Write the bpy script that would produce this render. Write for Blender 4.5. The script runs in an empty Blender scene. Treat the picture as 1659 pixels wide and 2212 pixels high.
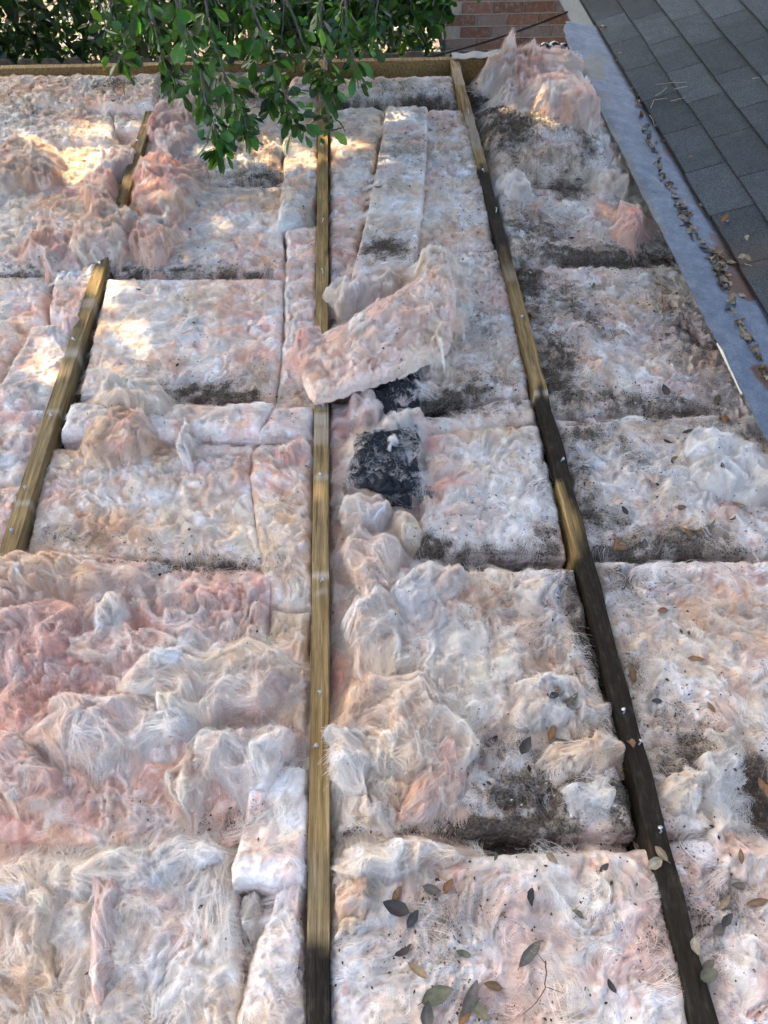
import bpy, math, random
import numpy as np
R = math.radians
rng = np.random.default_rng(11)
random.seed(5)
S = bpy.context.scene
COL = S.collection

# ------------------------------------------------------------------ camera, sky, sun, exposure
CH, PITCH, YAW = 1.43, math.atan(2035 / 1661), R(2.73)
cd = bpy.data.cameras.new('camera'); cam = bpy.data.objects.new('camera', cd); COL.objects.link(cam)
cam.location = (0, 0, CH); cam.rotation_euler = (math.pi / 2 - PITCH, 0, -YAW)
cd.sensor_fit = 'VERTICAL'; cd.sensor_height = 36; cd.sensor_width = 27; cd.lens = 36 * 1661 / 2212
cd.clip_start = .02; cd.clip_end = 400
S.camera = cam

SUN_TO = np.array([-.50, .66, .80]); SUN_TO /= np.linalg.norm(SUN_TO)      # towards the sun
el = math.asin(SUN_TO[2]); az = math.atan2(SUN_TO[0], SUN_TO[1])
w = bpy.data.worlds.new('World'); S.world = w; w.use_nodes = True
nt = w.node_tree; bg = nt.nodes['Background']
sky = nt.nodes.new('ShaderNodeTexSky'); sky.sky_type = 'NISHITA'; sky.sun_disc = False
sky.sun_elevation = el; sky.sun_rotation = az; sky.air_density = .8; sky.dust_density = 5.5; sky.ozone_density = .3
nt.links.new(sky.outputs[0], bg.inputs[0]); bg.inputs[1].default_value = .15
sl = bpy.data.lights.new('sun', 'SUN'); sl.energy = 2.9; sl.angle = R(.53); sl.color = (1, .83, .58)
so = bpy.data.objects.new('sun', sl); COL.objects.link(so)
from mathutils import Vector
so.rotation_euler = Vector(SUN_TO).to_track_quat('Z', 'Y').to_euler(); so.location = (-5, 7, 9)
S.view_settings.view_transform = 'Standard'; S.view_settings.look = 'None'
S.view_settings.exposure = 2.4; S.view_settings.gamma = 1
S.cycles.max_bounces = 7; S.cycles.diffuse_bounces = 5; S.cycles.transparent_max_bounces = 6
S.cycles.use_adaptive_sampling = True; S.cycles.adaptive_threshold = .03
S.cycles_curves.shape = 'RIBBONS'
S.cycles_curves.subdivisions = 2
S.cycles.use_denoising = True

# ------------------------------------------------------------------ maths helpers
def at(x, y, z=0.):
    """photo point (in a 1659 x 2212 copy) -> world point at height z"""
    x = np.asarray(x, float); y = np.asarray(y, float)
    u = (x - 829.5) / 1661; v = (y - 1106.) / 1661
    f = math.cos(PITCH) - v * math.sin(PITCH); d = math.sin(PITCH) + v * math.cos(PITCH)
    t = (CH - z) / d; X = u * t; Y = f * t
    return X * math.cos(YAW) + Y * math.sin(YAW), -X * math.sin(YAW) + Y * math.cos(YAW)
def at_Y(x, y, Yw):
    """photo point -> world point on the vertical plane Y = Yw"""
    u = (x - 829.5) / 1661; v = (y - 1106.) / 1661
    f = math.cos(PITCH) - v * math.sin(PITCH); d = math.sin(PITCH) + v * math.cos(PITCH)
    dx = u * math.cos(YAW) + f * math.sin(YAW); dy = -u * math.sin(YAW) + f * math.cos(YAW)
    t = Yw / dy
    return (dx * t, Yw, CH - d * t)

def _h(ix, iy, seed):
    n = (ix.astype(np.int64) * 374761393 + iy.astype(np.int64) * 668265263 + seed * 974634777) & 0xffffffff
    n = ((n ^ (n >> 13)) * 1274126177) & 0xffffffff
    n = n ^ (n >> 16)
    return n
def perlin(x, y, seed=0):
    x = np.asarray(x, float); y = np.asarray(y, float)
    x0 = np.floor(x); y0 = np.floor(y); fx = x - x0; fy = y - y0
    x0 = x0.astype(np.int64); y0 = y0.astype(np.int64)
    def g(i, j):
        a = _h(x0 + i, y0 + j, seed) / 4294967296. * 2 * math.pi
        return np.cos(a) * (fx - i) + np.sin(a) * (fy - j)
    u = fx * fx * fx * (fx * (fx * 6 - 15) + 10); v = fy * fy * fy * (fy * (fy * 6 - 15) + 10)
    return ((g(0, 0) * (1 - u) + g(1, 0) * u) * (1 - v) + (g(0, 1) * (1 - u) + g(1, 1) * u) * v) * 1.5
def fbm(x, y, o=4, seed=0):
    s = 0; a = 1.; t = 0
    for i in range(o):
        s = s + a * perlin(x * 2 ** i + i * 17.3, y * 2 ** i - i * 9.1, seed + i); t += a; a *= .5
    return s / t
def sm(a, b, x):
    t = np.clip((x - a) / (b - a), 0, 1); return t * t * (3 - 2 * t)

# ------------------------------------------------------------------ object helpers
def tag(o, label=None, cat=None, group=None, kind=None):
    if label: o['label'] = label
    if cat: o['category'] = cat
    if group: o['group'] = group
    if kind: o['kind'] = kind
    return o
def empty(name, loc=(0, 0, 0)):
    o = bpy.data.objects.new(name, None); o.location = loc; COL.objects.link(o); o.empty_display_size = .1
    return o
def mesh(name, V, F, mat, parent=None, smooth=True, col=None, attrs=None, fcol=None):
    """V (n,3) array; F (m,4) or (m,3) int array or list of lists"""
    me = bpy.data.meshes.new(name)
    V = np.asarray(V, np.float32)
    if isinstance(F, np.ndarray):
        k = F.shape[1]; m = len(F)
        me.vertices.add(len(V)); me.vertices.foreach_set('co', V.ravel())
        me.loops.add(m * k); me.loops.foreach_set('vertex_index', F.astype(np.int32).ravel())
        me.polygons.add(m); me.polygons.foreach_set('loop_start', np.arange(0, m * k, k, dtype=np.int32))
        me.update(calc_edges=True); me.validate()
    else:
        me.from_pydata([tuple(map(float, v)) for v in V], [], F)
    if col is not None:
        a = me.attributes.new('col', 'FLOAT_COLOR', 'POINT')
        a.data.foreach_set('color', np.c_[np.asarray(col, np.float32), np.ones(len(V), np.float32)].astype(np.float32).ravel())
    if fcol is not None:
        a = me.attributes.new('col', 'FLOAT_COLOR', 'FACE')
        a.data.foreach_set('color', np.c_[np.asarray(fcol, np.float32), np.ones(len(fcol), np.float32)].astype(np.float32).ravel())
    for k, v in (attrs or {}).items():
        a = me.attributes.new(k, 'FLOAT', 'POINT'); a.data.foreach_set('value', np.asarray(v, np.float32))
    me.polygons.foreach_set('use_smooth', [smooth] * len(me.polygons))
    me.materials.append(mat); me.update()
    o = bpy.data.objects.new(name, me); COL.objects.link(o)
    if parent: o.parent = parent
    return o
def boxes(L):
    """list of (x0,x1,y0,y1,z0,z1) -> V, F"""
    V = []; F = []
    q = np.array([[0, 3, 2, 1], [4, 5, 6, 7], [0, 1, 5, 4], [1, 2, 6, 5], [2, 3, 7, 6], [3, 0, 4, 7]])
    for i, (a, b, c, d, e, f) in enumerate(L):
        V += [(a, c, e), (b, c, e), (b, d, e), (a, d, e), (a, c, f), (b, c, f), (b, d, f), (a, d, f)]
        F.append(q + 8 * i)
    return np.array(V), np.concatenate(F)
def tube(pts, rad, n=8):
    pts = np.asarray(pts, float); m = len(pts); rad = np.broadcast_to(rad, (m,))
    T = np.gradient(pts, axis=0); T /= np.linalg.norm(T, axis=1)[:, None] + 1e-9
    up = np.array([0, 0, 1.]) if abs(T[0][2]) < .9 else np.array([1., 0, 0])
    V = []
    for i in range(m):
        a = np.cross(T[i], up); a /= np.linalg.norm(a) + 1e-9; b = np.cross(T[i], a); up = np.cross(a, T[i])
        for k in range(n):
            t = 2 * math.pi * k / n
            V.append(pts[i] + rad[i] * (math.cos(t) * a + math.sin(t) * b))
    F = [[i * n + k, i * n + (k + 1) % n, (i + 1) * n + (k + 1) % n, (i + 1) * n + k] for i in range(m - 1) for k in range(n)]
    return np.array(V), np.array(F)
def join(parts):
    V = []; F = []; o = 0
    for v, f in parts:
        V.append(v); F.append(np.asarray(f) + o); o += len(v)
    return np.concatenate(V), np.concatenate(F)

# ------------------------------------------------------------------ materials
class Mat:
    def __init__(s, name):
        s.m = bpy.data.materials.new(name); s.m.use_nodes = True; s.t = s.m.node_tree; s.n = s.t.nodes
        s.b = s.n['Principled BSDF']; s.o = s.n['Material Output']
        s.b.inputs['Roughness'].default_value = .9; s.b.inputs['Specular IOR Level'].default_value = .2
    def add(s, typ, **kw):
        n = s.n.new(typ)
        for k, v in kw.items():
            if k in n.bl_rna.properties: setattr(n, k, v)
            else: n.inputs[k.replace('_', ' ')].default_value = v
        return n
    def link(s, a, b): s.t.links.new(a, b)
    def coord(s, scale=(1, 1, 1)):
        tc = s.add('ShaderNodeTexCoord'); mp = s.add('ShaderNodeMapping'); mp.inputs['Scale'].default_value = scale
        g = s.add('ShaderNodeNewGeometry'); s.link(g.outputs['Position'], mp.inputs[0]); return mp.outputs[0]
    def noise(s, scale, detail=4, rough=.6, vec=None, dist=0):
        n = s.add('ShaderNodeTexNoise'); n.inputs['Scale'].default_value = scale; n.inputs['Detail'].default_value = detail
        n.inputs['Roughness'].default_value = rough; n.inputs['Distortion'].default_value = dist
        s.link(vec if vec is not None else s.coord(), n.inputs['Vector']); return n.outputs['Fac']
    def ramp(s, fac, stops):
        r = s.add('ShaderNodeValToRGB'); e = r.color_ramp.elements
        while len(e) < len(stops): e.new(.5)
        for i, (p, c) in enumerate(stops):
            e[i].position = p; e[i].color = (*c, 1) if len(c) == 3 else c
        s.link(fac, r.inputs[0]); return r.outputs['Color']
    def mix(s, fac, a, b, mode='MIX'):
        m = s.add('ShaderNodeMix'); m.data_type = 'RGBA'; m.blend_type = mode
        for i, v in ((0, fac), (6, a), (7, b)):
            if isinstance(v, (int, float)): m.inputs[i].default_value = v
            elif isinstance(v, tuple): m.inputs[i].default_value = (*v, 1)
            else: s.link(v, m.inputs[i])
        return m.outputs[2]
    def math(s, op, a, b=0., c=0., clamp=False):
        m = s.add('ShaderNodeMath'); m.operation = op; m.use_clamp = clamp
        for i, v in enumerate((a, b, c)):
            if isinstance(v, (int, float)): m.inputs[i].default_value = v
            else: s.link(v, m.inputs[i])
        return m.outputs[0]
    def attr(s, name, fac=False):
        a = s.add('ShaderNodeAttribute'); a.attribute_name = name; return a.outputs['Fac' if fac else 'Color']
    def bump(s, h, strength=.5, dist=.002):
        b = s.add('ShaderNodeBump'); b.inputs['Strength'].default_value = strength; b.inputs['Distance'].default_value = dist
        s.link(h, b.inputs['Height']); s.link(b.outputs[0], s.b.inputs['Normal'])
    def base(s, c):
        if isinstance(c, tuple): s.b.inputs['Base Color'].default_value = (*c, 1)
        else: s.link(c, s.b.inputs['Base Color'])

def mat_wool():
    m = Mat('fibreglass_wool'); m.b.inputs['Specular IOR Level'].default_value = .08
    c = m.attr('col'); d = m.attr('dirt', True)
    n1 = m.noise(34, 7, .66, dist=2.2); n2 = m.noise(170, 5, .75, dist=1.5)
    c = m.mix(.75, c, m.ramp(n1, [(.28, (.58, .50, .44)), (.46, (.92, .90, .88)), (.66, (1.13, 1.13, 1.13))]), 'MULTIPLY')
    c = m.mix(m.math('MULTIPLY', m.math('SUBTRACT', m.noise(9, 7, .72, dist=1.5), .49), 3.4, clamp=True), c, m.mix(1., c, (.80, .66, .52), 'MULTIPLY'))
    # dirt: patches of grime and loose specks
    f = m.math('ADD', m.math('MULTIPLY', m.noise(38, 6, .75), .75), m.math('MULTIPLY', m.noise(330, 3, .75), .75))
    g = m.math('SUBTRACT', m.math('MULTIPLY_ADD', m.math('MINIMUM', d, 1.35), .55, f), 1.10)
    grime = m.math('MULTIPLY', g, 3.4, clamp=True)
    soft = m.math('MULTIPLY', m.math('MULTIPLY_ADD', d, .7, m.math('SUBTRACT', m.noise(16, 5, .7), .62)), 1.5, clamp=True)
    c = m.mix(m.math('MULTIPLY', soft, .75), c, (.30, .235, .165))
    c = m.mix(m.math('MULTIPLY', grime, .9), c, m.ramp(m.noise(240, 3, .8), [(.33, (.018, .014, .009)), (.52, (.065, .050, .034)), (.7, (.20, .16, .11))]))
    v = m.add('ShaderNodeTexVoronoi'); v.inputs['Scale'].default_value = 120; m.link(m.coord(), v.inputs['Vector'])
    sp = m.math('LESS_THAN', v.outputs['Distance'], m.math('MULTIPLY_ADD', m.math('SUBTRACT', m.noise(30, 4, .7), .55), 1.1, m.math('MULTIPLY', d, .32)))
    c = m.mix(m.math('MULTIPLY', sp, .8), c, (.05, .04, .035))
    m.base(c)
    h = m.math('ADD', m.math('MULTIPLY', n1, 1.0), m.math('MULTIPLY', n2, .45))
    m.bump(h, .8, .006)
    try:
        m.b.inputs['Subsurface Weight'].default_value = 0
    except Exception: pass
    return m.m
def mat_fibre():
    m = Mat('glass_fibre'); m.n.remove(m.b)
    c = m.attr('col')
    d = m.add('ShaderNodeBsdfDiffuse'); t = m.add('ShaderNodeBsdfTranslucent'); x = m.add('ShaderNodeMixShader'); x.inputs[0].default_value = .38
    m.link(c, d.inputs[0]); m.link(c, t.inputs[0]); m.link(d.outputs[0], x.inputs[1]); m.link(t.outputs[0], x.inputs[2])
    m.link(x.outputs[0], m.o.inputs[0]); return m.m
def mat_wood():
    m = Mat('weathered_joist_wood')
    v = m.coord((60, 3.2, 60)); g = m.noise(2.2, 6, .65, v, .6); v2 = m.coord((260, 6, 260)); fine = m.noise(2, 3, .6, v2)
    c = m.ramp(g, [(.25, (.07, .042, .016)), (.42, (.215, .138, .052)), (.58, (.34, .235, .095)), (.75, (.48, .37, .19))])
    c = m.mix(.55, c, m.ramp(fine, [(.3, (.6, .6, .6)), (.6, (1.05, 1.05, 1.05))]), 'MULTIPLY')
    c = m.mix(m.math('MULTIPLY', m.attr('grey', True), .75), c, m.ramp(g, [(.3, (.10, .085, .05)), (.7, (.23, .195, .125))]))
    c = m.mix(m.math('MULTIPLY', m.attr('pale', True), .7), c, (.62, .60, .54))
    st = m.math('MULTIPLY', m.math('SUBTRACT', m.noise(9, 5, .7, m.coord((3, .8, 3))), .60), 7, clamp=True)
    c = m.mix(m.math('MULTIPLY', st, .55), c, (.09, .055, .025))
    c = m.mix(m.attr('rot', True), c, m.ramp(m.noise(26, 6, .7, m.coord((3, 1, 3))), [(.3, (.001, .001, .001)), (.52, (.005, .0045, .004)), (.62, (.018, .018, .016)), (.74, (.06, .04, .022))]))
    vk = m.add('ShaderNodeTexVoronoi'); vk.inputs['Scale'].default_value = 1; m.link(m.coord((24, 5.5, 24)), vk.inputs['Vector'])
    c = m.mix(m.math('MULTIPLY', m.math('SUBTRACT', .16, vk.outputs['Distance']), 7, clamp=True), c, (.055, .03, .014))
    cr = m.math('MULTIPLY', m.math('SUBTRACT', m.noise(1., 3, .5, m.coord((130, 2.2, 130)), .3), .66), 16, clamp=True)
    c = m.mix(m.math('MULTIPLY', cr, .75), c, (.02, .013, .008))
    c = m.mix(.55, c, m.ramp(m.noise(3.5, 5, .7), [(.3, (.62, .6, .56)), (.6, (1.1, 1.08, 1.05))]), 'MULTIPLY')
    m.base(c); m.b.inputs['Roughness'].default_value = .75; m.b.inputs['Specular IOR Level'].default_value = .12
    m.bump(m.math('ADD', g, fine), .8, .004); return m.m
def mat_simple(name, col, rough=.85, var=.35, scale=40, metal=0, bump=.3, bd=.002, spec=.25):
    m = Mat(name); n = m.noise(scale, 5, .65)
    lo = tuple(x * (1 - var) for x in col); hi = tuple(min(1, x * (1 + var)) for x in col)
    m.base(m.ramp(n, [(.3, lo), (.7, hi)])); m.b.inputs['Roughness'].default_value = rough; m.b.inputs['Metallic'].default_value = metal
    m.b.inputs['Specular IOR Level'].default_value = spec
    m.bump(n, bump, bd); return m.m
def mat_attr(name, rough=.85, scale=60, amt=.6, spec=.25, bump=.4, bd=.002, transl=0.):
    m = Mat(name); n = m.noise(scale, 5, .65)
    c = m.mix(amt, m.attr('col'), m.ramp(n, [(.3, (.55, .55, .55)), (.7, (1.25, 1.25, 1.25))]), 'MULTIPLY'); m.base(c)
    m.b.inputs['Roughness'].default_value = rough; m.b.inputs['Specular IOR Level'].default_value = spec
    m.bump(n, bump, bd)
    if transl:
        t = m.add('ShaderNodeBsdfTranslucent'); x = m.add('ShaderNodeMixShader'); x.inputs[0].default_value = transl
        m.link(m.mix(1., c, (1.3, 1.5, .5), 'MULTIPLY'), t.inputs[0]); m.link(m.b.outputs[0], x.inputs[1]); m.link(t.outputs[0], x.inputs[2]); m.link(x.outputs[0], m.o.inputs[0])
    return m.m
def mat_galv():
    m = Mat('galvanised_metal')
    n = m.noise(22, 6, .7); f = m.noise(190, 4, .75); n3 = m.noise(5, 4, .6)
    c = m.ramp(n, [(.3, (.080, .100, .128)), (.5, (.115, .143, .178)), (.7, (.165, .198, .238))])
    c = m.mix(.8, c, m.ramp(f, [(.36, (.45, .46, .48)), (.5, (1, 1, 1))]), 'MULTIPLY')
    c = m.mix(m.math('MULTIPLY', m.attr('dirt', True), .85), c, (.13, .115, .07))
    c = m.mix(m.attr('rust', True), c, m.ramp(f, [(.3, (.055, .028, .016)), (.7, (.13, .07, .04))]))
    c = m.mix(m.attr('pale', True), c, (.72, .69, .58))
    m.base(c); m.b.inputs['Metallic'].default_value = .4; m.b.inputs['Roughness'].default_value = .6; m.b.inputs['Specular IOR Level'].default_value = .35
    m.bump(m.math('ADD', n, f), .35, .002); return m.m
def mat_shingle():
    m = Mat('asphalt_shingle_granules')
    f = m.noise(520, 3, .8); n = m.noise(14, 5, .7); v = m.add('ShaderNodeTexVoronoi'); v.inputs['Scale'].default_value = 620; m.link(m.coord(), v.inputs['Vector'])
    gr = m.ramp(v.outputs['Color'], [(.1, (.35, .35, .35)), (.55, (1, 1, 1)), (.92, (2.2, 2.2, 2.1))])
    c = m.mix(1., m.attr('col'), gr, 'MULTIPLY')
    c = m.mix(.7, c, m.ramp(n, [(.3, (.75, .75, .75)), (.7, (1.25, 1.25, 1.25))]), 'MULTIPLY')
    c = m.mix(m.math('MULTIPLY', m.attr('rust', True), .6), c, (.12, .075, .045))
    m.base(c); m.b.inputs['Roughness'].default_value = .95; m.bump(m.math('ADD', f, v.outputs['Distance']), .8, .002); return m.m
WOOL, FIBRE, WOOD, GALV, SHING = mat_wool(), mat_fibre(), mat_wood(), mat_galv(), mat_shingle()
FELT = mat_simple('black_facing_felt', (.018, .02, .024), .8, .5, 90, bump=.8, bd=.004)
LEAFG = mat_attr('green_leaf', .38, 25, .5, .5, .2, .002, .38)
LEAFD = mat_attr('dry_leaf', .7, 120, .7, .3, .5, .001)
BARK = mat_simple('grey_bark', (.12, .105, .085), .9, .4, 60)
BRICK = mat_attr('old_brick', .9, 45, .8, .15, .6, .004)
NAILM = mat_simple('galvanised_nail', (.5, .52, .55), .4, .2, 200, .6)

# ------------------------------------------------------------------ insulation colour and dirt, in world space
# dirt blobs: photo x, y, half width, half height, strength
DIRT = [(120,195,150,30,.5),(260,205,70,22,.85),(480,205,140,18,1.0),(740,222,180,12,1.3),(900,222,120,12,1.5),(870,195,120,22,.45),
 (100,235,140,35,.45),(520,350,110,45,.55),(540,385,90,16,1.0),(560,320,60,30,.45),(880,345,60,45,.55),(960,360,70,40,.4),(950,305,40,30,.35),
 (60,590,110,14,1.0),(360,585,180,12,1.0),(500,590,110,10,1.1),(340,560,200,20,.45),(830,565,75,22,1.1),(820,545,70,25,.5),
 (430,845,130,24,1.25),(470,855,100,15,1.5),(520,820,90,30,.5),(380,815,90,30,.45),(160,880,50,22,.8),(240,900,90,18,.45),(640,855,50,20,.5),
 (430,1220,170,22,1.15),(440,1225,60,18,1.6),(180,1160,90,22,.75),(330,1200,150,25,.6),(540,1230,60,18,.9),(300,1185,120,22,.5),
 (450,1780,140,35,.75),(430,1790,100,22,.8),(300,1740,130,60,.35),(620,1640,60,40,.5),
 (960,870,75,22,1.5),(1020,850,50,16,1.2),(1080,880,60,22,.8),(990,830,90,20,.6),(1050,700,70,120,.42),(1000,640,60,60,.35),
 (1010,1205,130,25,1.7),(1140,1205,100,22,1.2),(920,1180,50,25,1.4),(1190,1180,30,60,.9),(1060,1120,120,60,.35),(1180,1060,50,120,.55),
 (1150,1330,130,60,.35),(1270,1380,45,150,.85),(1200,1520,90,70,.55),(1160,1400,80,60,.45),(1290,1600,60,100,.6),
 (1090,1640,110,80,.75),(1150,1720,150,60,1.05),(1070,1790,170,38,1.8),(940,1800,80,26,1.6),(1200,1790,70,40,1.2),(1320,1720,50,80,.95),(1180,1700,14,90,1.3),(750,1810,50,30,.75),(1250,1540,70,50,.6),
 (1360,1780,40,60,.9),(1060,1840,200,24,.45),(960,1960,80,60,.4),(900,2060,200,80,.4),(1300,1990,80,100,.3),(1050,2180,180,60,.55),(1180,2100,60,60,.35),(1430,2050,60,120,.6),(800,2120,80,80,.4),
 (1030,185,45,45,1.1),(1090,180,40,30,1.0),(1070,260,50,60,.85),(1100,320,60,50,.8),(1150,300,70,50,.45),(1230,392,50,18,1.1),(1180,365,70,22,.45),(1290,350,60,30,.5),(1060,240,40,20,1.0),
 (1130,500,90,50,.6),(1290,540,170,18,1.2),(1350,520,110,30,.6),(1200,480,80,30,.35),(1140,600,50,60,1.0),(1160,680,40,60,.8),(1200,640,60,50,.45),(1320,700,90,40,.45),(1200,760,60,60,.85),(1210,840,60,50,.95),(1300,850,140,25,.6),(1400,860,140,25,.75),(1460,700,60,120,.4),
 (1330,895,140,12,.8),(1250,940,60,40,.7),(1300,900,100,30,.55),(1250,1010,30,80,.85),(1290,1110,60,50,.85),(1380,1170,130,30,.8),(1500,1180,130,30,.8),(1300,1190,120,16,1.2),(1500,1195,140,14,1.1),(1400,980,120,60,.3),(1560,960,90,60,.45),
 (1360,1300,60,80,.4),(1330,1250,50,40,.6),(1380,1500,60,80,.6),(1450,1560,90,60,.55),(1490,1620,80,70,.75),(1420,1650,60,50,.5),(1630,1730,65,80,2.4),(1580,1700,50,50,.7),(1500,1860,90,50,.35),(1470,1960,50,80,.8),(1600,1930,60,60,.5),(1530,2080,60,120,.45),(1460,1820,50,50,.5),(1600,1800,80,25,1.0)]
DW = []
for (x, y, a, b, s) in DIRT:
    X, Y = at(x, y, -.03); X2, _ = at(x + a, y, -.03); _, Y2 = at(x, y - b, -.03)
    DW.append((X, Y, X2 - X, Y2 - Y, s))
def dirt(X, Y):
    wx = X + .035 * fbm(X * 9, Y * 9, 4, 71); wy = Y + .03 * fbm(X * 9, Y * 9, 4, 91)
    d = np.zeros_like(X); hf = .88 + .75 * fbm(X * 26, Y * 34, 4, 47)
    for (a, b, ra, rb, s) in DW:
        s = s * .96
        q = ((wx - a) / ra) ** 2 + ((wy - b) / rb) ** 2
        d = np.maximum(d, s * np.exp(-q * .75) * hf)
    d = d + .13 + .16 * sm(.3, .8, X) + .11 * sm(-.1, .1, X) + .7 * np.clip(fbm(X * 5 + 8, Y * 5, 4, 33) + .05 * sm(-.1, .6, X) - .05, 0, .6)
    return d
WHITE, PINK, PEACH, CREAM, ROSE = [np.array(c) for c in ((.86, .845, .80), (.84, .54, .45), (.80, .57, .37), (.88, .76, .55), (.80, .46, .43))]
def psi(X, Y, bd=None):
    p = fbm(X * 3.0 + 9, Y * 3.0, 3, 55) + .30 * fbm(X * 9, Y * 9, 2, 57)
    if bd is not None: p = p * .55 + (-math.sin(bd) * X + math.cos(bd) * Y) * 3.2
    return p
def flow(X, Y, bd=None):
    e = .004; a = (psi(X + e, Y, bd) - psi(X - e, Y, bd)); b = (psi(X, Y + e, bd) - psi(X, Y - e, bd))
    return np.arctan2(a, -b)
def strands(X, Y, bd=None):
    p = psi(X, Y, bd); q = fbm(X * 6 + 40, Y * 6, 2, 61)
    return perlin(p * 17, q * 5 + X * 5 + Y * 4, 63) + .85 * perlin(p * 41, q * 8 + X * 9 - Y * 8, 67)
def tint(X, Y, pink, peach, bd=None, sk=.36):
    st = strands(X, Y, bd) * sk
    a = fbm(X * 7 + 3, Y * 7, 4, 5); b = fbm(X * 11, Y * 11 + 7, 4, 15); c = fbm(X * 26, Y * 26, 3, 25)
    a = a * .8 + .55 * fbm(X * 1.9 + 4, Y * 1.9, 2, 85); b = b * .8 + .5 * fbm(X * 2.1, Y * 2.1 + 9, 2, 95)
    p = np.clip(pink * .92 - .09 + 1.1 * a + .5 * c - st * 1.2, 0, .88)[:, None]; q = np.clip(peach + 1.4 * b + .4 * c - .16 - .7 * st, 0, 1)[:, None] * .8
    col = WHITE * (1 - p) + PINK * p
    col = col * (1 - q) + (PEACH * .55 + CREAM * .45) * q
    sn_ = (np.clip(.22 + 1.5 * fbm(X * 5.5 + 30, Y * 6.5, 4, 133) + .35 * st, 0, 1) * .75)[:, None]
    col = col * (1 - sn_ * np.array([.14, .27, .42]))
    return col

# ------------------------------------------------------------------ insulation geometry
TOPS = []            # world samples of all batt tops, for setting things on them
RES = .0037
FEAT = []            # world bumps and pits: X, Y, radius x, radius y, amp
def feat(x, y, a, b, amp):
    X, Y = at(x, y, 0); X2, _ = at(x + a, y, 0); _, Y2 = at(x, y - b, 0); FEAT.append((X, Y, X2 - X, Y2 - Y, amp))
feat(470, 850, 150, 26, -.03); feat(430, 1215, 160, 26, -.03); feat(1080, 1775, 230, 50, -.045); feat(1060, 1195, 170, 26, -.04)
feat(430, 1785, 150, 45, -.035); feat(1630, 1730, 75, 90, -.09); feat(1220, 300, 130, 50, .05); feat(1225, 392, 50, 14, -.04)
feat(970, 868, 80, 26, -.03); feat(500, 388, 80, 20, -.025); feat(940, 222, 90, 10, -.02); feat(1180, 1700, 16, 100, -.03)
feat(640, 430, 60, 60, -.01); feat(1130, 1180, 60, 20, -.02)
def height(X, Y, amp, fluff, seed, bd=None):
    wx = X + .05 * fbm(X * 8, Y * 8, 3, seed + 1); wy = Y + .05 * fbm(X * 8 + 5, Y * 8, 3, seed + 2)
    z = amp * (.9 * fbm(X * 5, Y * 5, 3, seed + 3))
    z = z + amp * .35 * (fbm(wx * 22, wy * 22, 4, seed + 9))
    r = 1 - np.abs(fbm(wx * 10, wy * 10, 3, seed + 4)) * 2.2
    z = z + fluff * .013 * (np.clip(r, 0, 1) ** 2 - .4)
    r2 = 1 - np.abs(fbm(wx * 24 + 3 * wy, wy * 20, 3, seed + 6)) * 2.0
    z = z + (fluff * .009 + .0022) * (np.clip(r2, 0, 1) ** 2)
    st = strands(wx, wy, bd)
    z = z + (fluff * .0085 + .0022) * st
    r3 = 1 - np.abs(fbm(wx * 52, wy * 48, 2, seed + 8)) * 2.0
    z = z + (fluff * .0028 + .0012) * (np.clip(r3, 0, 1) ** 2)
    z = z - .006 * sm(.55, .95, 1 - np.abs(fbm(wx * 6.5, wy * 7.5, 3, seed + 17)) * 1.6 * 1.3)   # creases
    for (a, b, ra, rb, s) in FEAT:
        z = z + s * np.exp(-((X - a) / ra) ** 2 - ((Y - b) / rb) ** 2)
    return z
def quad_edge(p0, p1, mid, t):
    if mid is None: mid = (p0 + p1) / 2
    t = t[:, None]
    return p0 * (2 * (t - .5) * (t - 1)) + mid * (4 * t * (1 - t)) + p1 * (2 * t * (t - .5))

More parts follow.
